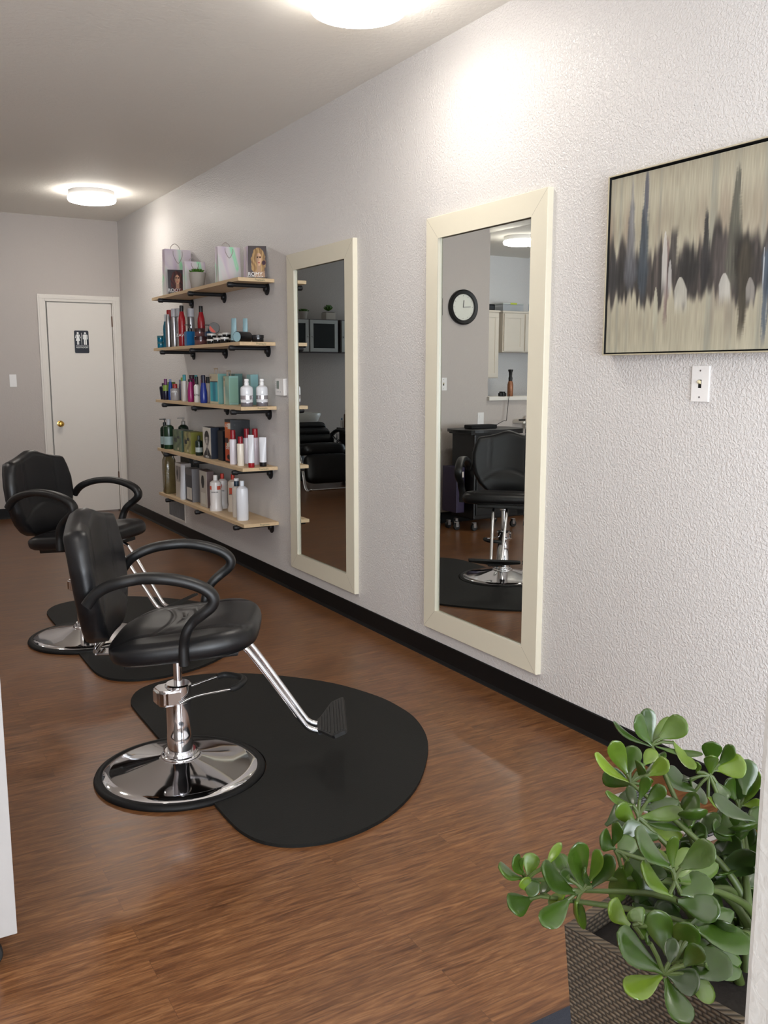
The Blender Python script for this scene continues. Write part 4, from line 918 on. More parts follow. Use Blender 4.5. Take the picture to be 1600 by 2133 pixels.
def hang_tab(t, d, h):
    obj('hang_tab', B((-d * .3, -0.050, h, -d * .3 + .002, -0.044, h + .036), (-d * .3, 0.010, h, -d * .3 + .002, 0.016, h + .036), (-d * .3, -0.05, h + .030, -d * .3 + .002, 0.03, h + .037)), pm((176, 156, 130), .6), t)
t = carton('cream and teal carton with a turquoise window, left of two', 2, -0.192, -0.132, 6.090, 5.925, 0.205, (104, 146, 140), tbox(0, 0, True)); hang_tab(t, .06, .205)
t = carton('teal green glossy carton, right of two, beside the white bottles', 2, -0.170, -0.105, 5.880, 5.775, 0.190, (138, 178, 172), tbox(0, 0, False), edge=(128, 166, 150)); hang_tab(t, .06, .19)
carton('narrow dark green carton standing behind the teal cartons', 2, -0.078, -0.025, 6.02, 5.90, 0.205, (84, 116, 112), front=(96, 128, 122))
carton('narrow pale teal carton behind the white bottles near the wall', 2, -0.062, -0.010, 5.73, 5.66, 0.200, (120, 160, 164), front=(140, 176, 178))
def clear_bottle(label, x, y, r):
    t = thing('product_bottle', label, 'bottle', (x, y, SZ[2]), 0)
    obj('base_sleeve', lathe([(0, 0), (r * .95, 0), (r * .97, .002), (r * .97, .026), (0, .026)], 32), pm((120, 116, 122), .1, 0.3), t, smooth=True)
    obj('body', lathe([(0, .026), (r * .97, .026), (r * .97, .038), (r, .040), (r, .110), (r * .92, .122), (r * .6, .130), (r * .45, .133), (0, .133)], 32), pm((222, 224, 228), .12), t, smooth=True)
    obj('silver_print', lathe([(r * 1.006, .045), (r * 1.006, .07)], 32, cap=False), pm((176, 172, 176), .15, 0.6), t, smooth=True)
    obj('cap', lathe([(0, .132), (r * .37, .132), (r * .37, .150), (r * .30, .152), (r * .30, .156), (r * .37, .158), (r * .37, .170), (r * .30, .174), (0, .174)], 24), pm((232, 232, 232), .3), t, smooth=True)
    return t
clear_bottle('white capped bottle with a silver base, nearer the shelf edge', -0.178, 5.445, 0.040)
clear_bottle('white capped bottle with a silver base, nearer the wall', -0.078, 5.435, 0.038)
# --- fourth shelf
DG = (18, 36, 26)
pump_bottle('dark green pump bottle with black spout at the far end, nearest the shelf edge', 3, -0.196, 7.17, 0.038, 0.236, DG, (34, 40, 40), labelc=(148, 170, 170), lab=(.18, .52))
bottle('dark green bottle with a clear cap beside the front pump bottle', 3, -0.195, 7.075, 0.041, 0.236, 'round', (26, 54, 34), (176, 178, 180), .42, .045, labelc=(148, 170, 170), lab=(.18, .52), name='product_bottle')
pump_bottle('dark green pump bottle with pale spout close to the wall', 3, -0.080, 7.06, 0.042, 0.246, DG, (150, 146, 140), labelc=(148, 170, 170), lab=(.18, .5))
def leafbox(c):
    def f(u, v):
        q = lerp(c, tuple(x * .72 for x in c), .5 + .5 * math.sin(u * 11 + math.sin(v * 9) * 2))
        if .10 < u < .45 and .42 < v < .62: q = (18, 22, 22)
        if .45 < u < .75 and .60 < v < .72: q = (22, 26, 26)
        if .5 < u < .62 and .06 < v < .18: q = (220, 216, 190)
        return q
    return f
carton('green patterned gift carton beside the green bottles', 3, -0.205, -0.110, 6.935, 6.72, 0.163, (62, 82, 70), leafbox((104, 122, 88)))
carton('yellow green patterned gift carton', 3, -0.200, -0.105, 6.685, 6.52, 0.162, (116, 116, 50), leafbox((158, 154, 96)))
bottle('small dark green bottle right of the yellow green carton', 3, -0.178, 6.40, 0.027, 0.145, 'round', DG, (60, 66, 62), .4, .03, labelc=(170, 180, 178), lab=(.22, .52))
bottle('small dark green bottle with clear cap touching the portrait carton', 3, -0.125, 6.36, 0.024, 0.150, 'round', DG, (140, 146, 146), .42, .03, labelc=(170, 180, 178), lab=(.22, .52))
def man(u, v):
    c = (214, 210, 200)
    if ((u - .5) / .30) ** 2 + ((v - .66) / .24) ** 2 < 1: c = (22, 20, 20)
    if ((u - .52) / .21) ** 2 + ((v - .56) / .20) ** 2 < 1 and v < .70:
        c = lerp((186, 182, 176), (90, 86, 84), sstep(.45, .75, u))
        if abs(v - .60) < .012 and (abs(u - .42) < .06 or abs(u - .62) < .05): c = (30, 28, 28)
        if abs(v - .46) < .010 and abs(u - .5) < .07: c = (80, 66, 64)
    elif .2 < v < .42 and abs(u - .5) < .10 + .1 * (.42 - v): c = (150, 146, 142)
    if v < .34 and abs(u - .52) < .46 - (v - .1) * 1.5 and abs(u - .5) > (v - .1) * .25: c = (28, 28, 32)
    if v < .075: c = (60, 60, 64)
    return c
t = carton('carton with a black and white portrait of a dark haired man', 3, -0.203, -0.142, 6.235, 6.07, 0.220, (34, 40, 54), man)
text('lettering', 'MITCH', 0.022, M('sign_white'), t, (-0.0318, 0, 0.011), (PI / 2, 0, -PI / 2), ext=0.0002)
carton('dark navy carton beside the portrait carton', 3, -0.136, -0.088, 6.14, 6.05, 0.220, (18, 20, 26), front=(26, 30, 42), edge=(24, 26, 34))
carton('black carton with thin silver lines, left of the orange and black one', 3, -0.180, -0.128, 5.995, 5.90, 0.205, (16, 16, 20), front=(24, 24, 28), edge=(20, 20, 26))
def red(u, v):
    c = lerp((190, 66, 34), (206, 112, 44), v)
    if u > .55 and .8 < v < .93: c = (220, 214, 204)
    if u > .3 and .38 < v < .50: c = (224, 216, 200)
    if .45 < v < .58 and u < .6: c = (60, 24, 22)
    if v < .05 or v > .94: c = (24, 20, 22)
    if ((u - .6) / .3) ** 2 + ((v - .13) / .06) ** 2 < 1: c = (40, 20, 20)
    return c
t = carton('tall black carton with an orange red printed front', 3, -0.190, -0.118, 5.825, 5.718, 0.290, (30, 32, 36), red)
text('lettering', 'DNS', 0.030, M('sign_white'), t, (-0.0378, 0.006, 0.10), (PI / 2, 0, -PI / 2), ext=0.0002); text('lettering', 'GO', 0.030, M('sign_white'), t, (-0.0378, 0.01, 0.25), (PI / 2, 0, -PI / 2), ext=0.0002)
carton('black carton standing behind the orange and black carton', 3, -0.112, -0.045, 5.84, 5.735, 0.286, (26, 28, 32), front=(26, 28, 32))
RC = (136, 16, 30); WV = (216, 210, 218)
bottle('tall white bottle with a red cap, leftmost of the red capped ones', 3, -0.195, 5.665, 0.0235, 0.228, 'straight', WV, RC, .76, .060)
bottle('short cream bottle with a red cap', 3, -0.190, 5.545, 0.0225, 0.192, 'straight', (226, 218, 204), RC, .72, .045)
bottle('white bottle with a red cap half hidden behind the white tube', 3, -0.095, 5.675, 0.022, 0.233, 'straight', WV, RC, .80, .060)
bottle('tall lilac white bottle with a red cap, nearest the wall', 3, -0.075, 5.575, 0.0245, 0.238, 'straight', (200, 190, 200), RC, .76, .058)
tube_prod('white tube standing on a red cap at the shelf corner', 3, -0.168, 5.418, 0.0200, 0.208, (226, 228, 234), (150, 20, 32), .030, rz=-1.0)
tube_prod('white tube standing on a black cap near the wall', 3, -0.078, 5.440, 0.0225, 0.188, (222, 224, 230), BLK, .028, rz=-0.8)
# --- lowest shelf
t = thing('cellophane_bag', 'gathered olive brown cellophane gift bag at the far end of the lowest shelf', 'gift bag', (-0.185, 7.13, SZ[4]))
mat('cellophane', (104, 92, 62), 0.12, 0, 0.6, 0.35, 25, 0.5, 60, alpha=0.92); mat('paper_fill', (126, 112, 58), 0.8, var=.3)
bm = bmesh.new(); rings = []
rr = random.Random(5); jit = [rr.uniform(-.006, .006) for _ in range(24)]
for z, k in ((0, .90), (.01, 1.0), (.10, .98), (.20, .96), (.27, .92), (.295, .70), (.305, .74), (.33, 1.0), (.345, 1.05)):
    rings.append([bm.verts.new(((0.048 * k + jit[i] * (0.3 + 2 * z)) * math.copysign(abs(math.cos(2 * PI * i / 24)) ** .6, math.cos(2 * PI * i / 24)), (0.048 * k + jit[(i * 7) % 24] * (0.3 + 2 * z)) * math.copysign(abs(math.sin(2 * PI * i / 24)) ** .6, math.sin(2 * PI * i / 24)), z)) for i in range(24)])
for A_, B_ in zip(rings, rings[1:]):
    for i in range(24): bm.faces.new((A_[i], A_[(i + 1) % 24], B_[(i + 1) % 24], B_[i]))
bm.faces.new(list(reversed(rings[0]))); bmesh.ops.recalc_face_normals(bm, faces=bm.faces[:])
obj('wrap', bm, M('cellophane'), t, smooth=True, ang=30); obj('contents', B((-0.040, -0.040, 0.002, 0.040, 0.040, 0.09), bev=0.008), M('paper_fill'), t)
def bw(u, v):
    c = (166, 158, 152)
    if v > .93 or u < .04 or u > .96: c = (206, 202, 196)
    if .52 < v < .92 and abs(u - .35) < .10 + .05 * math.sin(v * 20): c = (40, 38, 38)
    if v < .45 and .1 < u < .8: c = (196, 190, 178)
    if .6 < u < .95 and .5 < v < .9: c = (120, 116, 116)
    return c
carton('white carton with a black and white print at the far end of the lowest shelf', 4, -0.205, -0.125, 6.905, 6.765, 0.268, (168, 160, 156), bw)
carton('black carton hidden behind the white printed carton', 4, -0.115, -0.035, 7.05, 6.83, 0.310, (26, 24, 22), front=(34, 30, 26))
tube_prod('silver white tube in front of the grey meshed carton', 4, -0.205, 6.715, 0.026, 0.262, (204, 206, 212), (206, 208, 214), .02, rz=-1.3)
def mesh_f(u, v):
    c = (96, 92, 92) if v > .8 else (60, 58, 62)
    if .12 < u < .92 and .06 < v < .42: c = (204, 200, 192)
    if abs(u - .5) < .02 and .1 < v < .38: c = (120, 110, 110)
    return c
carton('grey carton with a white label on its dark front', 4, -0.203, -0.120, 6.66, 6.51, 0.250, (124, 122, 124), mesh_f)
def diag(u, v): 
    q = math.sin((u * 1.0 + v * 2.6) * 70); return (128, 126, 128) if q > 0 else (76, 74, 78)
t = carton('grey carton with dark diagonal stripes', 4, -0.160, -0.088, 6.495, 6.425, 0.250, (96, 94, 98), front=(110, 108, 110)); panel('side_print', .068, .246, 30, 100, diag, printm, t, t=0.0006, loc=(0, -0.0357, .002))
def pic(u, v):
    c = (186, 180, 170)
    if .52 < v < .88 and abs(u - .42) < .16 * math.sin((v - .5) * 7.5) + .06: c = (34, 32, 32)
    if v < .4 and .15 < u < .8 and v > .08: c = (206, 204, 196)
    if u > .92: c = (214, 210, 204)
    return c
carton('cream carton with a dark figure printed on it beside the large white bottles', 4, -0.203, -0.150, 6.335, 6.18, 0.262, (108, 92, 92), pic)
def big(label, x, y, r, h, cap, capr=.36, caph=.036, kind='round', band=None, body=(218, 214, 212), **k):
    return bottle(label, 4, x, y, r, h, kind, body, cap, capr, caph, band=band, **k)
OR = (196, 84, 62)
def patch(t, r, z0, z1, a0, a1, rgb):
    bm = bmesh.new(); A_ = [math.radians(a0 + (a1 - a0) * k / 6) for k in range(7)]
    lo = [bm.verts.new((r * math.cos(a), r * math.sin(a), z0)) for a in A_]; hi = [bm.verts.new((r * math.cos(a), r * math.sin(a), z1)) for a in A_]
    for k in range(6): bm.faces.new((lo[k], lo[k + 1], hi[k + 1], hi[k]))
    obj('label_patch', bm, pm(rgb, .5), t)
tb = big('large white bottle with an orange red cap behind another, left pair', -0.105, 6.135, 0.036, 0.250, (190, 50, 34), band=((.62, .78, (214, 206, 200)),), kind='waist', txt='REPAIR', txtc='dark_gap', ts=.012, tz=.6)
patch(tb, .0378, .152, .176, 190, 245, OR)
tb = big('large white bottle with a white cap and orange label, left pair', -0.188, 6.045, 0.040, 0.253, (232, 230, 228), kind='waist', txt='COLOR', txtc='dark_gap', ts=.014, tz=.62)
patch(tb, .0416, .152, .178, 265, 305, OR); patch(tb, .0416, .152, .178, 180, 208, OR)
tb = big('large cream bottle with an orange red cap behind the two white ones', -0.095, 5.95, 0.036, 0.262, (190, 56, 38), kind='waist', body=(206, 196, 184), txt='SMOOTH', txtc='dark_gap', ts=.012, tz=.55)
patch(tb, .0378, .125, .170, 205, 240, OR)
t = big('white bottle with a dark blue and white cap between two white ones', -0.165, 5.700, 0.030, 0.262, (30, 54, 74), .55, .050, body=(208, 202, 194))
obj('cap_top', lathe([(0, 0.245), (0.0168, 0.245), (0.0168, 0.263), (0, 0.264)], 20), pm((226, 226, 226), .3), t, smooth=True)
big('large plain white bottle nearest the camera on the lowest shelf', -0.180, 5.560, 0.0395, 0.262, (224, 230, 238), .36, .034, body=(220, 222, 228))
# ================================================================ THINGS SEEN ONLY IN THE MIRRORS
def clock():
    t = thing('wall_clock', 'round black rimmed wall clock on the partition wall, seen in the large mirror', 'clock', (-2.50, 6.86, 1.955))
    R = 0.155
    bm = lathe([(R * .74, 0.0), (R, 0.0), (R, 0.026), (R * .94, 0.034), (R * .78, 0.030), (R * .74, 0.018)], 64, cap=False); xf(bm, Matrix.Rotation(PI / 2, 4, 'X')); obj('rim', bm, M('black_plastic'), t, smooth=True)
    bm = lathe([(0, 0.012), (R * .76, 0.012), (R * .76, 0.0), (0, 0)], 48); xf(bm, Matrix.Rotation(PI / 2, 4, 'X')); obj('dial', bm, pm((220, 220, 208), .6), t)
    for a, L, w in ((PI / 2 + math.radians(5), .062, .004), (math.radians(176), .080, .0022)):
        bm = B((-w, -0.0165, -w, L, -0.0155, w)); xf(bm, Matrix.Rotation(-a, 4, 'Y')); obj('hand', bm, pm((90, 90, 88), .5), t)
    bm = bmesh.new()
    for k in range(12): a = k * PI / 6; B((R * .62, -0.0135, -0.0018, R * .68, -0.0125, 0.0018), bm=(b2 := bmesh.new())); xf(b2, Matrix.Rotation(a, 4, 'Y')); me = bpy.data.meshes.new('x'); b2.to_mesh(me); bm.from_mesh(me); b2.free()
    obj('hour_marks', bm, pm((120, 120, 116), .5), t)
    bm = lathe([(R * .75, 0.024), (R * .4, 0.028), (0, 0.030)], 48, cap=False); xf(bm, Matrix.Rotation(PI / 2, 4, 'X')); obj('cover_glass', bm, mat('clock_glass', (255, 255, 255), 0.02, 0, 0.5, alpha=0.10), t, smooth=True)
clock()
def castor(parent, x, y):
    c = bpy.data.objects.new('castor', None); COL.objects.link(c); c.parent = parent; c.location = (x, y, 0)
    w = lathe([(0, -0.012), (0.028, -0.012), (0.031, -0.009), (0.031, 0.009), (0.028, 0.012), (0, 0.012)], 24); xf(w, Matrix.Translation((0, 0, 0.031)) @ Matrix.Rotation(PI / 2, 4, 'X')); obj('wheel', w, M('black_rubber'), c, smooth=True)
    obj('fork', B((-0.014, -0.017, 0.028, 0.014, -0.014, 0.07), (-0.014, 0.014, 0.028, 0.014, 0.017, 0.07), (-0.014, -0.017, 0.066, 0.014, 0.017, 0.075), bev=0.001), M('steel'), c)
def cabinet_on_castors():
    t = thing('rolling_cabinet', 'white rolling cabinet at the left edge of the picture', 'cabinet', (-2.41, 2.09, 0))
    obj('body', B((-0.30, 0.004, 0.092, 0.30, 0.42, 0.86), bev=0.002), M('white_melamine'), t)
    for k in range(3):
        d = obj('drawer', B((-0.316, 0.008, 0.098 + k * 0.254, -0.300, 0.416, 0.346 + k * 0.254), bev=0.002), M('white_melamine'), t)
        obj('handle', tube([(-0.330, 0.15, 0.30 + k * 0.254), (-0.330, 0.27, 0.30 + k * 0.254)], 0.005), M('steel'), d, smooth=True)
    obj('cabinet_top', B((-0.320, 0.000, 0.86, 0.302, 0.425, 0.885), bev=0.002), M('white_melamine'), t)
    for x in (-0.25, 0.24):
        for y in (0.05, 0.36): castor(t, x, y)
cabinet_on_castors()
# styling trolley beside the partition
t = thing('salon_trolley', 'black rolling salon trolley by the partition wall, seen in the large mirror', 'trolley', (-2.50, 6.50, 0))
obj('body', B((-0.27, -0.16, 0.10, 0.22, 0.18, 0.845), bev=0.012), M('black_plastic'), t)
for k in range(4):
    d = obj('drawer', B((-0.25, -0.172, 0.14 + k * 0.17, 0.20, -0.158, 0.295 + k * 0.17), bev=0.004), M('black_plastic'), t); obj('handle', B((-0.10, -0.182, 0.25 + k * 0.17, 0.06, -0.170, 0.262 + k * 0.17), bev=0.002), M('black_rubber'), d)
bm = prism(outline([(-0.37, 0.0), (-0.34, -0.12), (-0.24, -0.20), (0.0, -0.21), (0.2, -0.20), (0.30, -0.12), (0.335, 0.0), (0.30, 0.14), (0.18, 0.20), (-0.22, 0.20), (-0.34, 0.14), (-0.37, 0.0)], 4)[:-1], 0.862, 0.885)
bm2 = B((-0.30, -0.17, 0.842, 0.26, 0.17, 0.864), bm=bm, bev=0.004); obj('tray_top', bm, M('black_plastic'), t)
for x, y in ((-0.24, -0.13), (0.19, -0.13), (-0.24, 0.15), (0.19, 0.15)): castor(t, x, y)
tag(obj('hair_towel', xf(B((-0.14, -0.06, 0, 0.14, 0.06, 0.035), bev=0.015, seg=3), Matrix.Translation((-2.46, 6.50, 0.8855))), mat('black_cloth', (18, 18, 20), 0.9, bump=.5), smooth=True), 'folded black towel on top of the black trolley', 'towel')
t = thing('tool_holder', 'purple plastic tool holder on castors beside the black trolley, seen in mirror', 'holder', (-2.19, 6.53, 0))
mat('purple_plastic', (40, 30, 60), 0.4)
obj('bin', B((-0.055, -0.10, 0.16, 0.03, 0.12, 0.56), bev=0.006), M('purple_plastic'), t)
for z in (0.36, 0.47): obj('sticker', B((-0.045, -0.1012, z, -0.015, -0.1002, z + 0.05)), pm((214, 204, 196), .6), t)
castor(t, -0.01, -0.05); castor(t, -0.01, 0.08)
# power cord from the sill to the trolley
tag(obj('power_cord', tube(smooth_path([(-3.02, 6.812, 1.17), (-3.00, 6.80, 1.13), (-2.985, 6.80, 1.0), (-2.97, 6.79, 0.93), (-2.90, 6.74, 0.93), (-2.76, 6.66, 0.903)], 6), 0.003, n=8), M('black_rubber'), smooth=True), 'thin black cord hanging from the white sill down to the trolley', 'cord')
t = thing('curling_iron', 'black handled styling tool lying on the white sill', 'hair tool', (-3.00, 6.90, 1.151))
obj('handle_grip', B((-0.035, -0.02, 0, 0.035, 0.02, 0.032), bev=0.008), M('black_plastic'), t); obj('stand', B((-0.015, -0.03, 0, 0.015, 0.03, 0.045), bev=0.006), M('black_plastic'), t)
t = thing('spray_bottle', 'copper brown spray bottle with a black neck standing on the white sill', 'bottle', (-3.11, 6.92, 1.15))
obj('body', lathe([(0, 0), (0.026, 0), (0.028, 0.004), (0.028, 0.11), (0.022, 0.135), (0.016, 0.145), (0, 0.145)], 28), mat('copper_print', (140, 92, 64), .35, 0.3, var=.4, nscale=40), t, smooth=True)
obj('spray_head', lathe([(0, 0.144), (0.018, 0.144), (0.020, 0.17), (0.015, 0.19), (0.017, 0.225), (0.024, 0.24), (0.024, 0.252), (0, 0.255)], 24), M('black_plastic'), t, smooth=True)
# small wall shelf right of the trolley with a brush
t = thing('side_shelf', 'small white wall shelf right of the trolley, seen in the large mirror', 'shelf', (-3.20, 6.86, 0.90))
obj('board', B((-0.16, -0.16, 0, 0.10, 0, 0.02), bev=0.002), M('white_paint'), t); obj('bracket', B((-0.04, -0.12, -0.06, -0.02, 0, 0)), M('white_paint'), t)
t = thing('hair_brush', 'dark round hair brush lying on the small white wall shelf', 'hair brush', (-3.20, 6.78, 0.92))
obj('handle', tube([(0.10, -0.02, 0.010), (-0.02, -0.01, 0.010)], 0.008), M('black_plastic'), t, smooth=True); obj('bristle_head', tube([(-0.02, -0.01, 0.022), (-0.08, 0.0, 0.022)], 0.022), pm((120, 70, 54), .7), t, smooth=True)
# kitchen cabinets
def kitchen_cabinet(label, x0, x1, z0, z1, doors):
    t = thing('kitchen_cabinet', label, 'cabinet', ((x0 + x1) / 2, 9.398, z0)); w = (x1 - x0) / 2; h = z1 - z0
    obj('carcass', B((-w, -0.33, 0, w, 0, h), bev=0.002), M('cabinet_cream'), t); obj('crown', B((-w - .01, -0.345, h, w + .01, 0, h + .02), bev=0.003), M('cabinet_cream'), t)
    dw = 2 * w / doors
    for k in range(doors):
        a = -w + k * dw + .012; b = -w + (k + 1) * dw - .012
        d = obj('door', B((a, -0.348, .012, b, -0.331, .065), (a, -0.348, h - .065, b, -0.331, h - .012), (a, -0.348, .065, a + .055, -0.331, h - .065), (b - .055, -0.348, .065, b, -0.331, h - .065), (a + .05, -0.340, .06, b - .05, -0.331, h - .06), bev=0.002), M('cabinet_cream'), t)
    return t
kitchen_cabinet('tall cream kitchen wall cabinet, left one seen in the large mirror', -4.60, -3.75, 1.30, 2.10, 2)
kitchen_cabinet('short cream kitchen wall cabinet, right one seen in the large mirror', -5.32, -4.66, 1.62, 2.10, 2)
tag(obj('black_case', B((-4.42, 9.10, 2.121, -4.18, 9.34, 2.235), bev=0.02), M('black_plastic')), 'black case on top of the tall kitchen cabinet', 'case')
tag(obj('black_case', B((-4.58, 9.12, 2.121, -4.44, 9.34, 2.20), bev=0.02), M('black_plastic')), 'smaller black case on the tall kitchen cabinet, beside the larger one', 'case')
t = thing('storage_bin', 'clear plastic storage bin with a yellow green lid strip on the short kitchen cabinet', 'bin', (-4.86, 9.22, 2.121))
obj('tub', B((-0.16, -0.10, 0, 0.16, 0.10, 0.085), bev=0.008), M('clear_bin'), t); obj('lid', B((-0.165, -0.105, 0.085, 0.165, 0.105, 0.10), bev=0.004), pm((190, 194, 190), .3), t); obj('contents', B((-0.14, -0.08, 0.004, 0.14, 0.08, 0.06), bev=.01), pm((104, 104, 110), .7), t); obj('strip', B((-0.05, -0.106, 0.082, 0.05, -0.09, 0.103)), pm((180, 190, 70), .5), t)
# shampoo station seen in the mirror beside the shelves
def shampoo_station():
    t = thing('shampoo_chair', 'black cushioned shampoo chair with chrome frame, seen in the mirror by the shelves', 'shampoo chair', (-2.52, 9.95, 0), math.radians(2))
    W = 0.30
    def pad(nm, x, y0, z0, y1, z1, th, w=W): 
        v = Vector((0, y1 - y0, z1 - z0)); L = v.length; bm = cushion(superell(L / 2, L / 2, w, 5.0), [(0.02, -th / 2), (.9, -th / 2), (.97, -th * .35), (1.0, 0), (.97, th * .35), (.9, th / 2), (.6, th * .6), (.02, th * .66)], None, 64)
        a = math.atan2(v.z, v.y); xf(bm, Matrix.Translation((0, (y0 + y1) / 2, (z0 + z1) / 2)) @ Matrix.Rotation(a, 4, 'X') @ Matrix.Rotation(PI / 2, 4, 'Z')); return obj(nm, bm, M('black_vinyl'), t, smooth=True, ang=60)
    pad('leg_rest', 0, -0.36, 0.07, -0.30, 0.42, 0.09); pad('seat', 0, -0.30, 0.47, 0.16, 0.43, 0.13)
    pad('back_cushion', 0, 0.08, 0.50, 0.20, 0.58, 0.12); pad('back_cushion', 0, 0.16, 0.60, 0.28, 0.66, 0.10, .28); pad('head_rest', 0, 0.24, 0.68, 0.33, 0.73, 0.08, .26)
    for s in (-1, 1):
        obj('armrest', sweep(smooth_path([(s * .34, -0.26, .62), (s * .34, -0.1, .66), (s * .34, .1, .66), (s * .34, .26, .60)], 4), sup(.03, .02), up=Vector((1, 0, 0))), M('black_plastic'), t, smooth=True)
        obj('frame_rail', sweep(smooth_path([(s * .34, .34, .60), (s * .34, -.2, .46), (s * .34, -.36, .30), (s * .33, -.44, .03), (s * .26, -.46, .012)], 5), sup(.018, .010), up=Vector((1, 0, 0))), M('chrome'), t, smooth=True)
        obj('frame_rail', tube([(s * .34, .10, .62), (s * .34, .10, .02), (s * .34, .40, .012)], .012), M('chrome'), t, smooth=True)
    obj('cross_bar', tube([(-.27, -.46, .012), (.27, -.46, .012)], .011, up=Vector((0, 0, 1))), M('chrome'), t, smooth=True)
    b = thing('shampoo_bowl', 'white porcelain shampoo bowl behind the black shampoo chair, seen in mirror', 'shampoo bowl', (-2.56, 10.56, 0))
    bm = bmesh.new(); rings = []
    for s, z in ((.30, .62), (.62, .66), (.88, .76), (1.0, .84), (1.0, .862), (.93, .866), (.86, .82), (.6, .72), (.25, .69), (.02, .69)):
        rings.append([bm.verts.new((.29 * s * math.copysign(abs(math.cos(2 * PI * i / 40)) ** .7, math.cos(2 * PI * i / 40)), .24 * s * math.copysign(abs(math.sin(2 * PI * i / 40)) ** .7, math.sin(2 * PI * i / 40)) , z)) for i in range(40)])
    for A_, B_ in zip(rings, rings[1:]):
        for i in range(40): bm.faces.new((A_[i], A_[(i + 1) % 40], B_[(i + 1) % 40], B_[i]))
    bm.faces.new(rings[0]); bm.faces.new(rings[-1]); bmesh.ops.recalc_face_normals(bm, faces=bm.faces[:]); obj('basin', bm, M('porcelain'), b, smooth=True)
    obj('pedestal', lathe([(0, 0), (.14, 0), (.14, .02), (.09, .05), (.08, .58), (.10, .64), (0, .64)], 32), M('black_plastic'), b, smooth=True)
    fa = tube(smooth_path([(0, .19, .86), (0, .19, .92), (0, .14, .96), (0, .06, .945)], 5), .011, n=12); obj('faucet', fa, M('chrome'), b, smooth=True)
    obj('faucet_handle', lathe([(0, .86), (.02, .86), (.018, .90), (.024, .92), (0, .925)], 20, c=(.07, .19, 0)), M('chrome'), b, smooth=True)
    # small cart with bottles on the right
    c = thing('side_cart', 'black draped side cart beside the shampoo chair, seen in the mirror', 'cart', (-3.08, 9.98, 0))
    obj('frame', B((-.14, -.17, .06, .14, .17, .66), bev=.03, seg=3), mat('black_cloth2', (14, 14, 15), .85), c, smooth=True); obj('tray', B((-.16, -.19, .66, .16, .19, .69), bev=.006), M('black_plastic'), c)
    for x, y in ((-.1, -.12), (.1, -.12), (.1, .12), (-.1, .12)): castor(c, x, y)
    for lb, x, y, r, h, bc, cc in (('round cream bottle on the side cart', -2.98, 9.90, .035, .17, (196, 186, 150), (210, 200, 170)), ('brown bottle with a clear pump on the side cart', -2.99, 10.05, .026, .22, (96, 72, 56), (150, 140, 130)), ('small blue capped bottle on the side cart', -2.95, 10.08, .018, .12, (210, 206, 206), (60, 110, 150))):
        q = thing('product_bottle', lb + ', seen in the mirror', 'bottle', (x, y, .69)); obj('body', lathe(bottle_profile('round', r, h * .8), 24), pm(bc), q, smooth=True); obj('cap', lathe([(0, 0), (r * .5, 0), (r * .5, h * .2), (0, h * .2)], 16, c=(0, 0, h * .8)), pm(cc), q, smooth=True)
shampoo_station()
w = 0.395
for k, (lb, x) in enumerate((('left', -2.57), ('middle', -2.985), ('right', -3.44))):
    t = thing('glass_cabinet', 'grey wall cabinet with aluminium framed dark glass door, %s one above the shampoo chair' % lb, 'wall cabinet', (x, 11.0, 1.635))
    obj('carcass', B((-.2075, -0.36, -0.012, .2075, 0, .41), bev=.002), mat('cab_grey', (92, 86, 88), .5), t)
    d = obj('door', B((-w / 2, -.382, 0, w / 2, -.362, .045), (-w / 2, -.382, .355, w / 2, -.362, .40), (-w / 2, -.382, .045, -w / 2 + .045, -.362, .355), (w / 2 - .045, -.382, .045, w / 2, -.362, .355)), mat('alu_paint', (190, 194, 192), .4, .3), t)
    obj('glass_panel', B((-w / 2 + .04, -.376, .04, w / 2 - .04, -.370, .36)), M('glass_dark'), d)
    sx = 1 if k == 0 else -1
    kb = lathe([(0, 0), (.006, 0), (.006, .012), (.010, .018), (0, .02)], 12); xf(kb, Matrix.Translation((-sx * (w / 2 - .02) if k else -(w / 2 - .02), -.382, .19)) @ Matrix.Rotation(PI / 2, 4, 'X')); obj('knob', kb, M('steel'), d)
t = thing('potted_succulent', 'succulent in a tapered pot on the left end of the glass cabinets, in mirror', 'potted plant', (-2.78, 10.80, 2.047))
obj('pot', lathe([(0, 0), (.040, 0), (.058, .10), (.052, .10), (.050, .09), (0, .09)], 28), pm((190, 184, 176), .6), t, smooth=True); obj('foliage', succulent(5, .07, 26, .09), M('succulent_green'), t, smooth=True)
t = thing('potted_succulent', 'spiky plant in a square white pot on the glass cabinets, in mirror', 'potted plant', (-3.14, 10.80, 2.047))
obj('pot', B((-.07, -.07, 0, .07, .07, .095), bev=.006), pm((206, 200, 190), .5), t); obj('soil', B((-.06, -.06, .09, .06, .06, .10)), M('soil'), t); obj('foliage', xf(succulent(8, .10, 22, .09), Matrix.Diagonal((.6, .6, 1.3, 1))), M('succulent_green'), t, smooth=True)
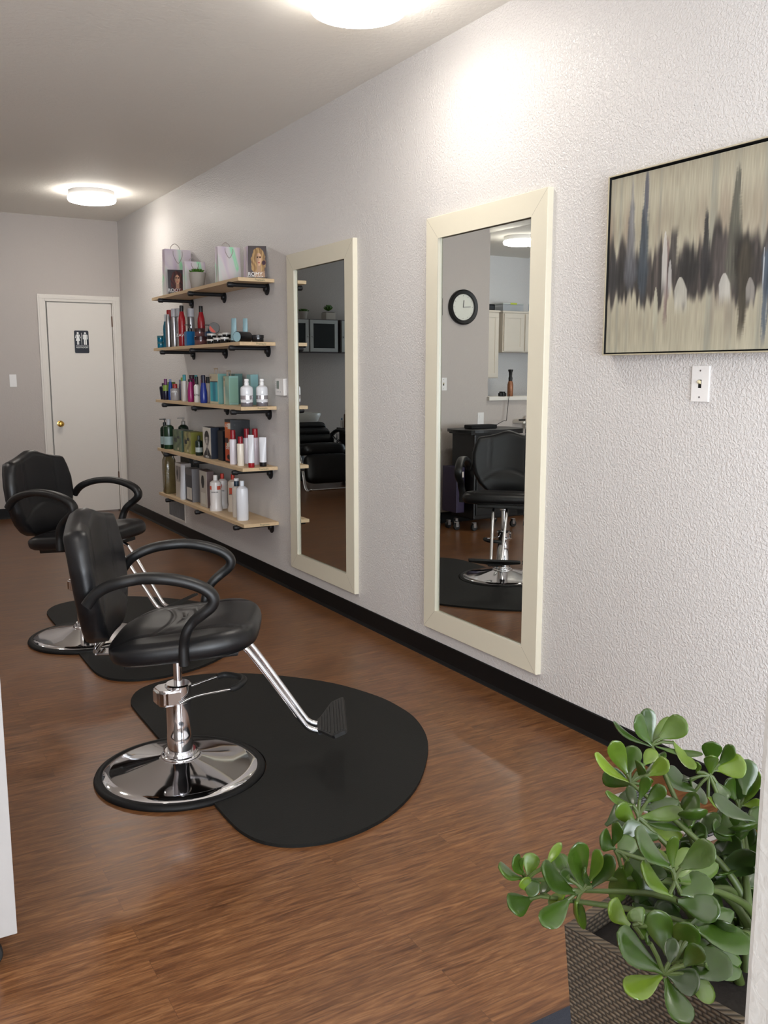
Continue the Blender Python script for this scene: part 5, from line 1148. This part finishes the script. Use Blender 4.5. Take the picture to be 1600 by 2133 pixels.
# ================================================================ JADE PLANT
LEAVES = [[-1.496,0.778,0.908,-1.519,0.787,0.949,0.0108],[-1.496,0.779,0.912,-1.491,0.794,0.951,0.0091],[-1.488,0.774,0.916,-1.463,0.753,0.943,0.0132],[-1.497,0.778,0.906,-1.56,0.787,0.948,0.0046],[-1.492,0.775,0.906,-1.456,0.73,0.903,0.0043],[-1.496,0.777,0.904,-1.502,0.766,0.887,0.0089],[-1.473,0.765,0.913,-1.474,0.726,0.889,0.0067],[-1.495,0.778,0.91,-1.444,0.798,0.926,0.0067],[-1.553,0.759,0.879,-1.596,0.779,0.917,0.0078],[-1.554,0.761,0.887,-1.574,0.77,0.934,0.0101],[-1.552,0.76,0.889,-1.537,0.769,0.919,0.0109],[-1.543,0.755,0.887,-1.552,0.741,0.911,0.0086],[-1.532,0.748,0.887,-1.516,0.731,0.909,0.0096],[-1.535,0.753,0.9,-1.508,0.762,0.909,0.0078],[-1.535,0.747,0.872,-1.538,0.741,0.889,0.0052],[-1.539,0.752,0.887,-1.482,0.768,0.896,0.0065],[-1.44,0.73,0.887,-1.444,0.727,0.921,0.0109],[-1.432,0.725,0.887,-1.421,0.712,0.915,0.0077],[-1.435,0.726,0.881,-1.41,0.701,0.892,0.0136],[-1.442,0.729,0.874,-1.462,0.712,0.913,0.008],[-1.457,0.738,0.877,-1.462,0.732,0.895,0.0048],[-1.448,0.727,0.848,-1.436,0.707,0.838,0.0083],[-1.464,0.741,0.869,-1.427,0.747,0.828,0.0107],[-1.437,0.724,0.866,-1.435,0.708,0.847,0.0093],[-1.462,0.739,0.869,-1.474,0.769,0.865,0.008],[-1.461,0.736,0.853,-1.459,0.753,0.822,0.0093],[-1.39,0.724,0.82,-1.37,0.709,0.869,0.009],[-1.392,0.726,0.828,-1.409,0.73,0.861,0.0101],[-1.389,0.725,0.828,-1.387,0.718,0.864,0.0104],[-1.385,0.721,0.822,-1.372,0.703,0.83,0.006],[-1.39,0.723,0.815,-1.408,0.716,0.788,0.0118],[-1.381,0.716,0.807,-1.374,0.699,0.801,0.0082],[-1.395,0.726,0.818,-1.399,0.748,0.797,0.0082],[-1.379,0.72,0.834,-1.342,0.735,0.842,0.0082],[-1.387,0.718,0.796,-1.345,0.721,0.753,0.0109],[-1.407,0.726,0.78,-1.345,0.739,0.726,0.0123],[-1.578,0.725,0.869,-1.615,0.738,0.888,0.0065],[-1.578,0.72,0.846,-1.604,0.729,0.875,0.0093],[-1.573,0.723,0.875,-1.568,0.715,0.908,0.006],[-1.566,0.718,0.873,-1.552,0.703,0.896,0.0078],[-1.574,0.72,0.855,-1.535,0.688,0.867,0.0078],[-1.571,0.72,0.865,-1.511,0.719,0.859,0.0075],[-1.57,0.717,0.85,-1.497,0.706,0.831,0.007],[-1.579,0.725,0.865,-1.567,0.745,0.883,0.0058],[-1.57,0.716,0.846,-1.504,0.719,0.813,0.0088],[-1.644,0.69,0.85,-1.664,0.693,0.869,0.0114],[-1.646,0.691,0.852,-1.644,0.684,0.884,0.0073],[-1.64,0.686,0.84,-1.612,0.695,0.851,0.0099],[-1.639,0.683,0.831,-1.626,0.701,0.774,0.0095],[-1.632,0.681,0.838,-1.601,0.699,0.778,0.0106],[-1.64,0.687,0.845,-1.595,0.695,0.846,0.0071],[-1.755,0.716,0.833,-1.782,0.724,0.85,0.0096],[-1.752,0.715,0.836,-1.767,0.717,0.862,0.0083],[-1.749,0.713,0.836,-1.736,0.721,0.855,0.0085],[-1.754,0.716,0.831,-1.746,0.697,0.823,0.0083],[-1.747,0.709,0.817,-1.76,0.709,0.839,0.0069],[-1.747,0.708,0.811,-1.782,0.705,0.813,0.0119],[-1.738,0.703,0.815,-1.716,0.715,0.82,0.0069],[-1.753,0.716,0.838,-1.765,0.705,0.867,0.0023],[-1.711,0.667,0.832,-1.719,0.67,0.889,0.011],[-1.705,0.665,0.84,-1.698,0.656,0.88,0.0072],[-1.704,0.663,0.834,-1.686,0.648,0.873,0.009],[-1.716,0.671,0.838,-1.724,0.689,0.846,0.0079],[-1.717,0.67,0.828,-1.762,0.679,0.867,0.0133],[-1.724,0.673,0.823,-1.764,0.67,0.805,0.011],[-1.743,0.69,0.856,-1.715,0.7,0.871,0.0045],[-1.714,0.67,0.836,-1.712,0.707,0.853,0.0074],[-1.722,0.675,0.842,-1.716,0.709,0.853,0.0067],[-1.718,0.669,0.82,-1.694,0.683,0.782,0.0135],[-1.703,0.663,0.836,-1.722,0.656,0.866,0.0067],[-1.727,0.676,0.829,-1.731,0.697,0.806,0.0067],[-1.657,0.597,0.877,-1.695,0.615,0.919,0.0132],[-1.656,0.596,0.875,-1.66,0.594,0.915,0.006],[-1.65,0.592,0.876,-1.625,0.571,0.905,0.0121],[-1.659,0.593,0.849,-1.693,0.607,0.886,0.0112],[-1.654,0.589,0.843,-1.625,0.559,0.838,0.0121],[-1.653,0.589,0.851,-1.609,0.588,0.853,0.0134],[-1.656,0.594,0.864,-1.616,0.608,0.879,0.0097],[-1.651,0.591,0.864,-1.579,0.605,0.852,0.0086],[-1.655,0.595,0.875,-1.643,0.635,0.873,0.0065],[-1.72,0.591,0.837,-1.743,0.598,0.865,0.01],[-1.709,0.585,0.837,-1.708,0.598,0.847,0.0088],[-1.689,0.568,0.807,-1.69,0.587,0.847,0.0121],[-1.679,0.56,0.799,-1.676,0.555,0.847,0.0117],[-1.71,0.583,0.823,-1.683,0.604,0.83,0.0094],[-1.664,0.558,0.834,-1.586,0.552,0.795,0.0157],[-1.666,0.558,0.829,-1.591,0.562,0.768,0.0115],[-1.673,0.563,0.829,-1.585,0.578,0.813,0.0094],[-1.724,0.543,0.817,-1.767,0.564,0.86,0.0138],[-1.725,0.543,0.813,-1.763,0.552,0.804,0.0118],[-1.72,0.54,0.815,-1.702,0.517,0.811,0.0116],[-1.707,0.534,0.822,-1.697,0.521,0.847,0.0084],[-1.701,0.529,0.813,-1.655,0.526,0.818,0.0156],[-1.722,0.541,0.811,-1.722,0.512,0.782,0.0124],[-1.689,0.524,0.824,-1.623,0.536,0.784,0.008],[-1.732,0.552,0.844,-1.742,0.549,0.856,0.005],[-1.702,0.529,0.809,-1.655,0.541,0.77,0.011],[-1.718,0.541,0.824,-1.698,0.554,0.836,0.006],[-1.536,0.736,0.805,-1.557,0.739,0.794,0.0081],[-1.454,0.665,0.679,-1.461,0.659,0.712,0.0106],[-1.544,0.741,0.804,-1.527,0.743,0.758,0.0121],[-1.461,0.689,0.788,-1.457,0.704,0.747,0.0116],[-1.449,0.685,0.808,-1.485,0.689,0.837,0.0104],[-1.504,0.717,0.807,-1.483,0.695,0.828,0.0106],[-1.452,0.671,0.72,-1.431,0.658,0.747,0.0104],[-1.492,0.699,0.746,-1.502,0.672,0.74,0.012],[-1.569,0.738,0.711,-1.582,0.731,0.687,0.0102],[-1.435,0.674,0.788,-1.464,0.674,0.783,0.0111],[-1.529,0.711,0.689,-1.56,0.698,0.677,0.0125],[-1.561,0.746,0.782,-1.563,0.742,0.819,0.009],[-1.549,0.732,0.741,-1.501,0.732,0.716,0.0124],[-1.481,0.676,0.651,-1.445,0.672,0.637,0.0128],[-1.524,0.702,0.654,-1.558,0.706,0.689,0.0093],[-1.508,0.718,0.799,-1.556,0.71,0.789,0.0095],[-1.562,0.749,0.793,-1.573,0.734,0.831,0.0093],[-1.44,0.669,0.747,-1.453,0.652,0.738,0.0081],[-1.477,0.7,0.796,-1.429,0.703,0.773,0.0091],[-1.557,0.734,0.728,-1.552,0.735,0.756,0.0129],[-1.539,0.728,0.749,-1.499,0.728,0.73,0.0091],[-1.461,0.679,0.734,-1.454,0.656,0.739,0.009],[-1.547,0.718,0.667,-1.534,0.711,0.648,0.0126],[-1.438,0.669,0.751,-1.402,0.667,0.762,0.0119],[-1.501,0.716,0.806,-1.477,0.722,0.757,0.0125],[-1.53,0.714,0.705,-1.518,0.715,0.735,0.012],[-1.488,0.689,0.7,-1.514,0.67,0.679,0.0128],[-1.449,0.657,0.65,-1.474,0.652,0.683,0.0125],[-1.445,0.665,0.703,-1.423,0.655,0.692,0.0111],[-1.479,0.676,0.657,-1.499,0.653,0.656,0.0126],[-1.45,0.685,0.802,-1.434,0.685,0.833,0.0123],[-1.451,0.683,0.787,-1.447,0.702,0.802,0.0124],[-1.51,0.707,0.729,-1.493,0.695,0.725,0.0109],[-1.458,0.674,0.714,-1.444,0.663,0.692,0.0118],[-1.576,0.736,0.673,-1.571,0.728,0.697,0.0106],[-1.465,0.687,0.767,-1.483,0.667,0.752,0.0128],[-1.559,0.733,0.712,-1.523,0.738,0.719,0.01],[-1.463,0.694,0.811,-1.43,0.7,0.818,0.0094],[-1.52,0.704,0.68,-1.523,0.678,0.662,0.0087],[-1.504,0.71,0.762,-1.556,0.71,0.788,0.0115],[-1.532,0.719,0.725,-1.579,0.719,0.737,0.0103],[-1.545,0.717,0.671,-1.56,0.729,0.639,0.0129],[-1.484,0.689,0.714,-1.48,0.707,0.664,0.0102],[-1.537,0.712,0.667,-1.544,0.699,0.711,0.0101],[-1.467,0.687,0.758,-1.493,0.683,0.789,0.0082],[-1.46,0.689,0.791,-1.446,0.674,0.812,0.0108]]

jp = thing('potted_jade_plant', 'large green jade plant in a tall square woven brown planter, near right corner', 'potted plant', (-1.476, 0.636, 0.010), math.radians(11.3))
J = Matrix.Translation((-1.476, 0.636, 0.010)) @ Matrix.Rotation(math.radians(11.3), 4, 'Z'); JI = J.inverted()
HP = 0.712
def frust(a0, a1, z0, z1, bm=None):
    bm = bm or bmesh.new(); lo = [bm.verts.new((x * a0, y * a0, z0)) for x, y in ((-1, -1), (1, -1), (1, 1), (-1, 1))]; hi = [bm.verts.new((x * a1, y * a1, z1)) for x, y in ((-1, -1), (1, -1), (1, 1), (-1, 1))]
    for i in range(4): bm.faces.new((lo[i], lo[(i + 1) % 4], hi[(i + 1) % 4], hi[i]))
    return lo, hi, bm
bm = bmesh.new(); lo, hi, _ = frust(0.105, 0.152, 0, HP, bm); bm.faces.new(list(reversed(lo)))
i0 = [bm.verts.new((x * .140, y * .140, HP)) for x, y in ((-1, -1), (1, -1), (1, 1), (-1, 1))]; i1 = [bm.verts.new((x * .136, y * .136, HP - .06)) for x, y in ((-1, -1), (1, -1), (1, 1), (-1, 1))]
for i in range(4):
    bm.faces.new((hi[i], hi[(i + 1) % 4], i0[(i + 1) % 4], i0[i])); bm.faces.new((i0[i], i0[(i + 1) % 4], i1[(i + 1) % 4], i1[i]))
bm.faces.new(i1)
bmesh.ops.recalc_face_normals(bm, faces=bm.faces[:])
obj('planter', bm, M('woven'), jp)
obj('soil', B((-.137, -.137, HP - .055, .137, .137, HP - .022)), M('soil'), jp)
def leaf(bm, b, tp, hw_, roll, var, lay):
    b = Vector(b); tp = Vector(tp); ax = tp - b; L = ax.length; ax.normalize()
    tc = (Vector((-2.347, 0, 1.38)) - b).normalized(); nrm = tc * .8 + Vector((0, 0, .55)); nrm = (nrm - ax * nrm.dot(ax)).normalized(); side = ax.cross(nrm)
    c, s = math.cos(roll), math.sin(roll); side, nrm = side * c + nrm * s, nrm * c - side * s
    T = [0, .12, .28, .45, .62, .77, .89, .97, 1.0]; Wd = [.20, .30, .58, .84, .99, .98, .78, .42, .0]; rings = []
    th = min(hw_ * .16, .0030) + .0008
    for t_, w_ in zip(T, Wd):
        k = -0.10 * L * math.sin(t_ * PI) + .05 * L * t_ * t_; cen = b + ax * L * t_ + nrm * k
        ring = []
        for q in range(10):
            a = 2 * PI * q / 10; xx = math.cos(a) * hw_ * max(w_, .02); zz = math.sin(a) * th * (0.4 + .6 * w_) + .18 * hw_ * w_ * math.cos(a) ** 2
            ring.append(bm.verts.new(cen + side * xx + nrm * zz))
        rings.append(ring)
    fs = [bm.faces.new(list(reversed(rings[0]))), bm.faces.new(rings[-1])]
    for A_, B_ in zip(rings, rings[1:]):
        for i in range(10): fs.append(bm.faces.new((A_[i], A_[(i + 1) % 10], B_[(i + 1) % 10], B_[i])))
    for f in fs: 
        for lp in f.loops: lp[lay] = (var, var, var, 1)
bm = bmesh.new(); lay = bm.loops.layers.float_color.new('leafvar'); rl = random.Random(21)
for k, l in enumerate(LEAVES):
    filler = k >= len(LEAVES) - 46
    leaf(bm, l[0:3], l[3:6], l[6] * 1.14, rl.uniform(-.45, .45), min(1, max(0, rl.gauss(.52, .17) - (.25 if filler else 0))), lay)  # random leaf tone; fillers coloured darker to imitate shade inside the plant
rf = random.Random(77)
for k in range(70):   # inner leaves by the soil and wall side, shade put into their darker colour
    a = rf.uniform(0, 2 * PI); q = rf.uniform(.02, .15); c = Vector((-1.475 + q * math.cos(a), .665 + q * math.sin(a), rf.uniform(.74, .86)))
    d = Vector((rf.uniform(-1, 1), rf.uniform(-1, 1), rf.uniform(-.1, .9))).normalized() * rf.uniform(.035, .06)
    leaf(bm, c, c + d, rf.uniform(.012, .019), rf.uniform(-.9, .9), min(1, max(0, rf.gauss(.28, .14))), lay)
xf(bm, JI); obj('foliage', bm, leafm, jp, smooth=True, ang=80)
CL = [[-1.496,0.778,0.907],[-1.552,0.758,0.878],[-1.443,0.729,0.874],[-1.39,0.723,0.818],[-1.575,0.721,0.855],[-1.644,0.689,0.848],[-1.752,0.714,0.831],[-1.736,0.691,0.818],[-1.711,0.667,0.831],[-1.655,0.593,0.864],[-1.646,0.595,0.837],[-1.716,0.589,0.836],[-1.692,0.558,0.805],[-1.723,0.542,0.815],[-1.387,0.718,0.801]]
roots = [(-1.50, .66, .70), (-1.46, .61, .70), (-1.43, .67, .70), (-1.52, .60, .70)]
bm = bmesh.new()
par = [3 if c[2] > .85 else 0 for c in CL]
for k, c in enumerate(CL):
    r0 = Vector(roots[k % 4]); c = Vector(c); mid = r0.lerp(c, .5) + Vector((0, 0, .03))
    tube(smooth_path([r0 - Vector((0, 0, .03)), r0.lerp(mid, .5) + Vector((0.004, 0, 0.01)), mid, c], 6), 0.0050, bm, n=10, up=Vector((1, 0, 0)), scale=lambda v: 1.3 - .85 * v)
for k, l in enumerate(LEAVES[:-46]):
    b = Vector(l[0:3]); c = min((Vector(q) for q in CL), key=lambda q: (q - b).length)
    if 0.006 < (c - b).length < .07: tube([c, c.lerp(b, .5) + Vector((0, 0, .002)), b + (Vector(l[3:6]) - b) * .06], 0.0022, bm, n=8, up=Vector((1, 0, 0.2)))
xf(bm, JI); obj('stems', bm, M('stem'), jp, smooth=True)
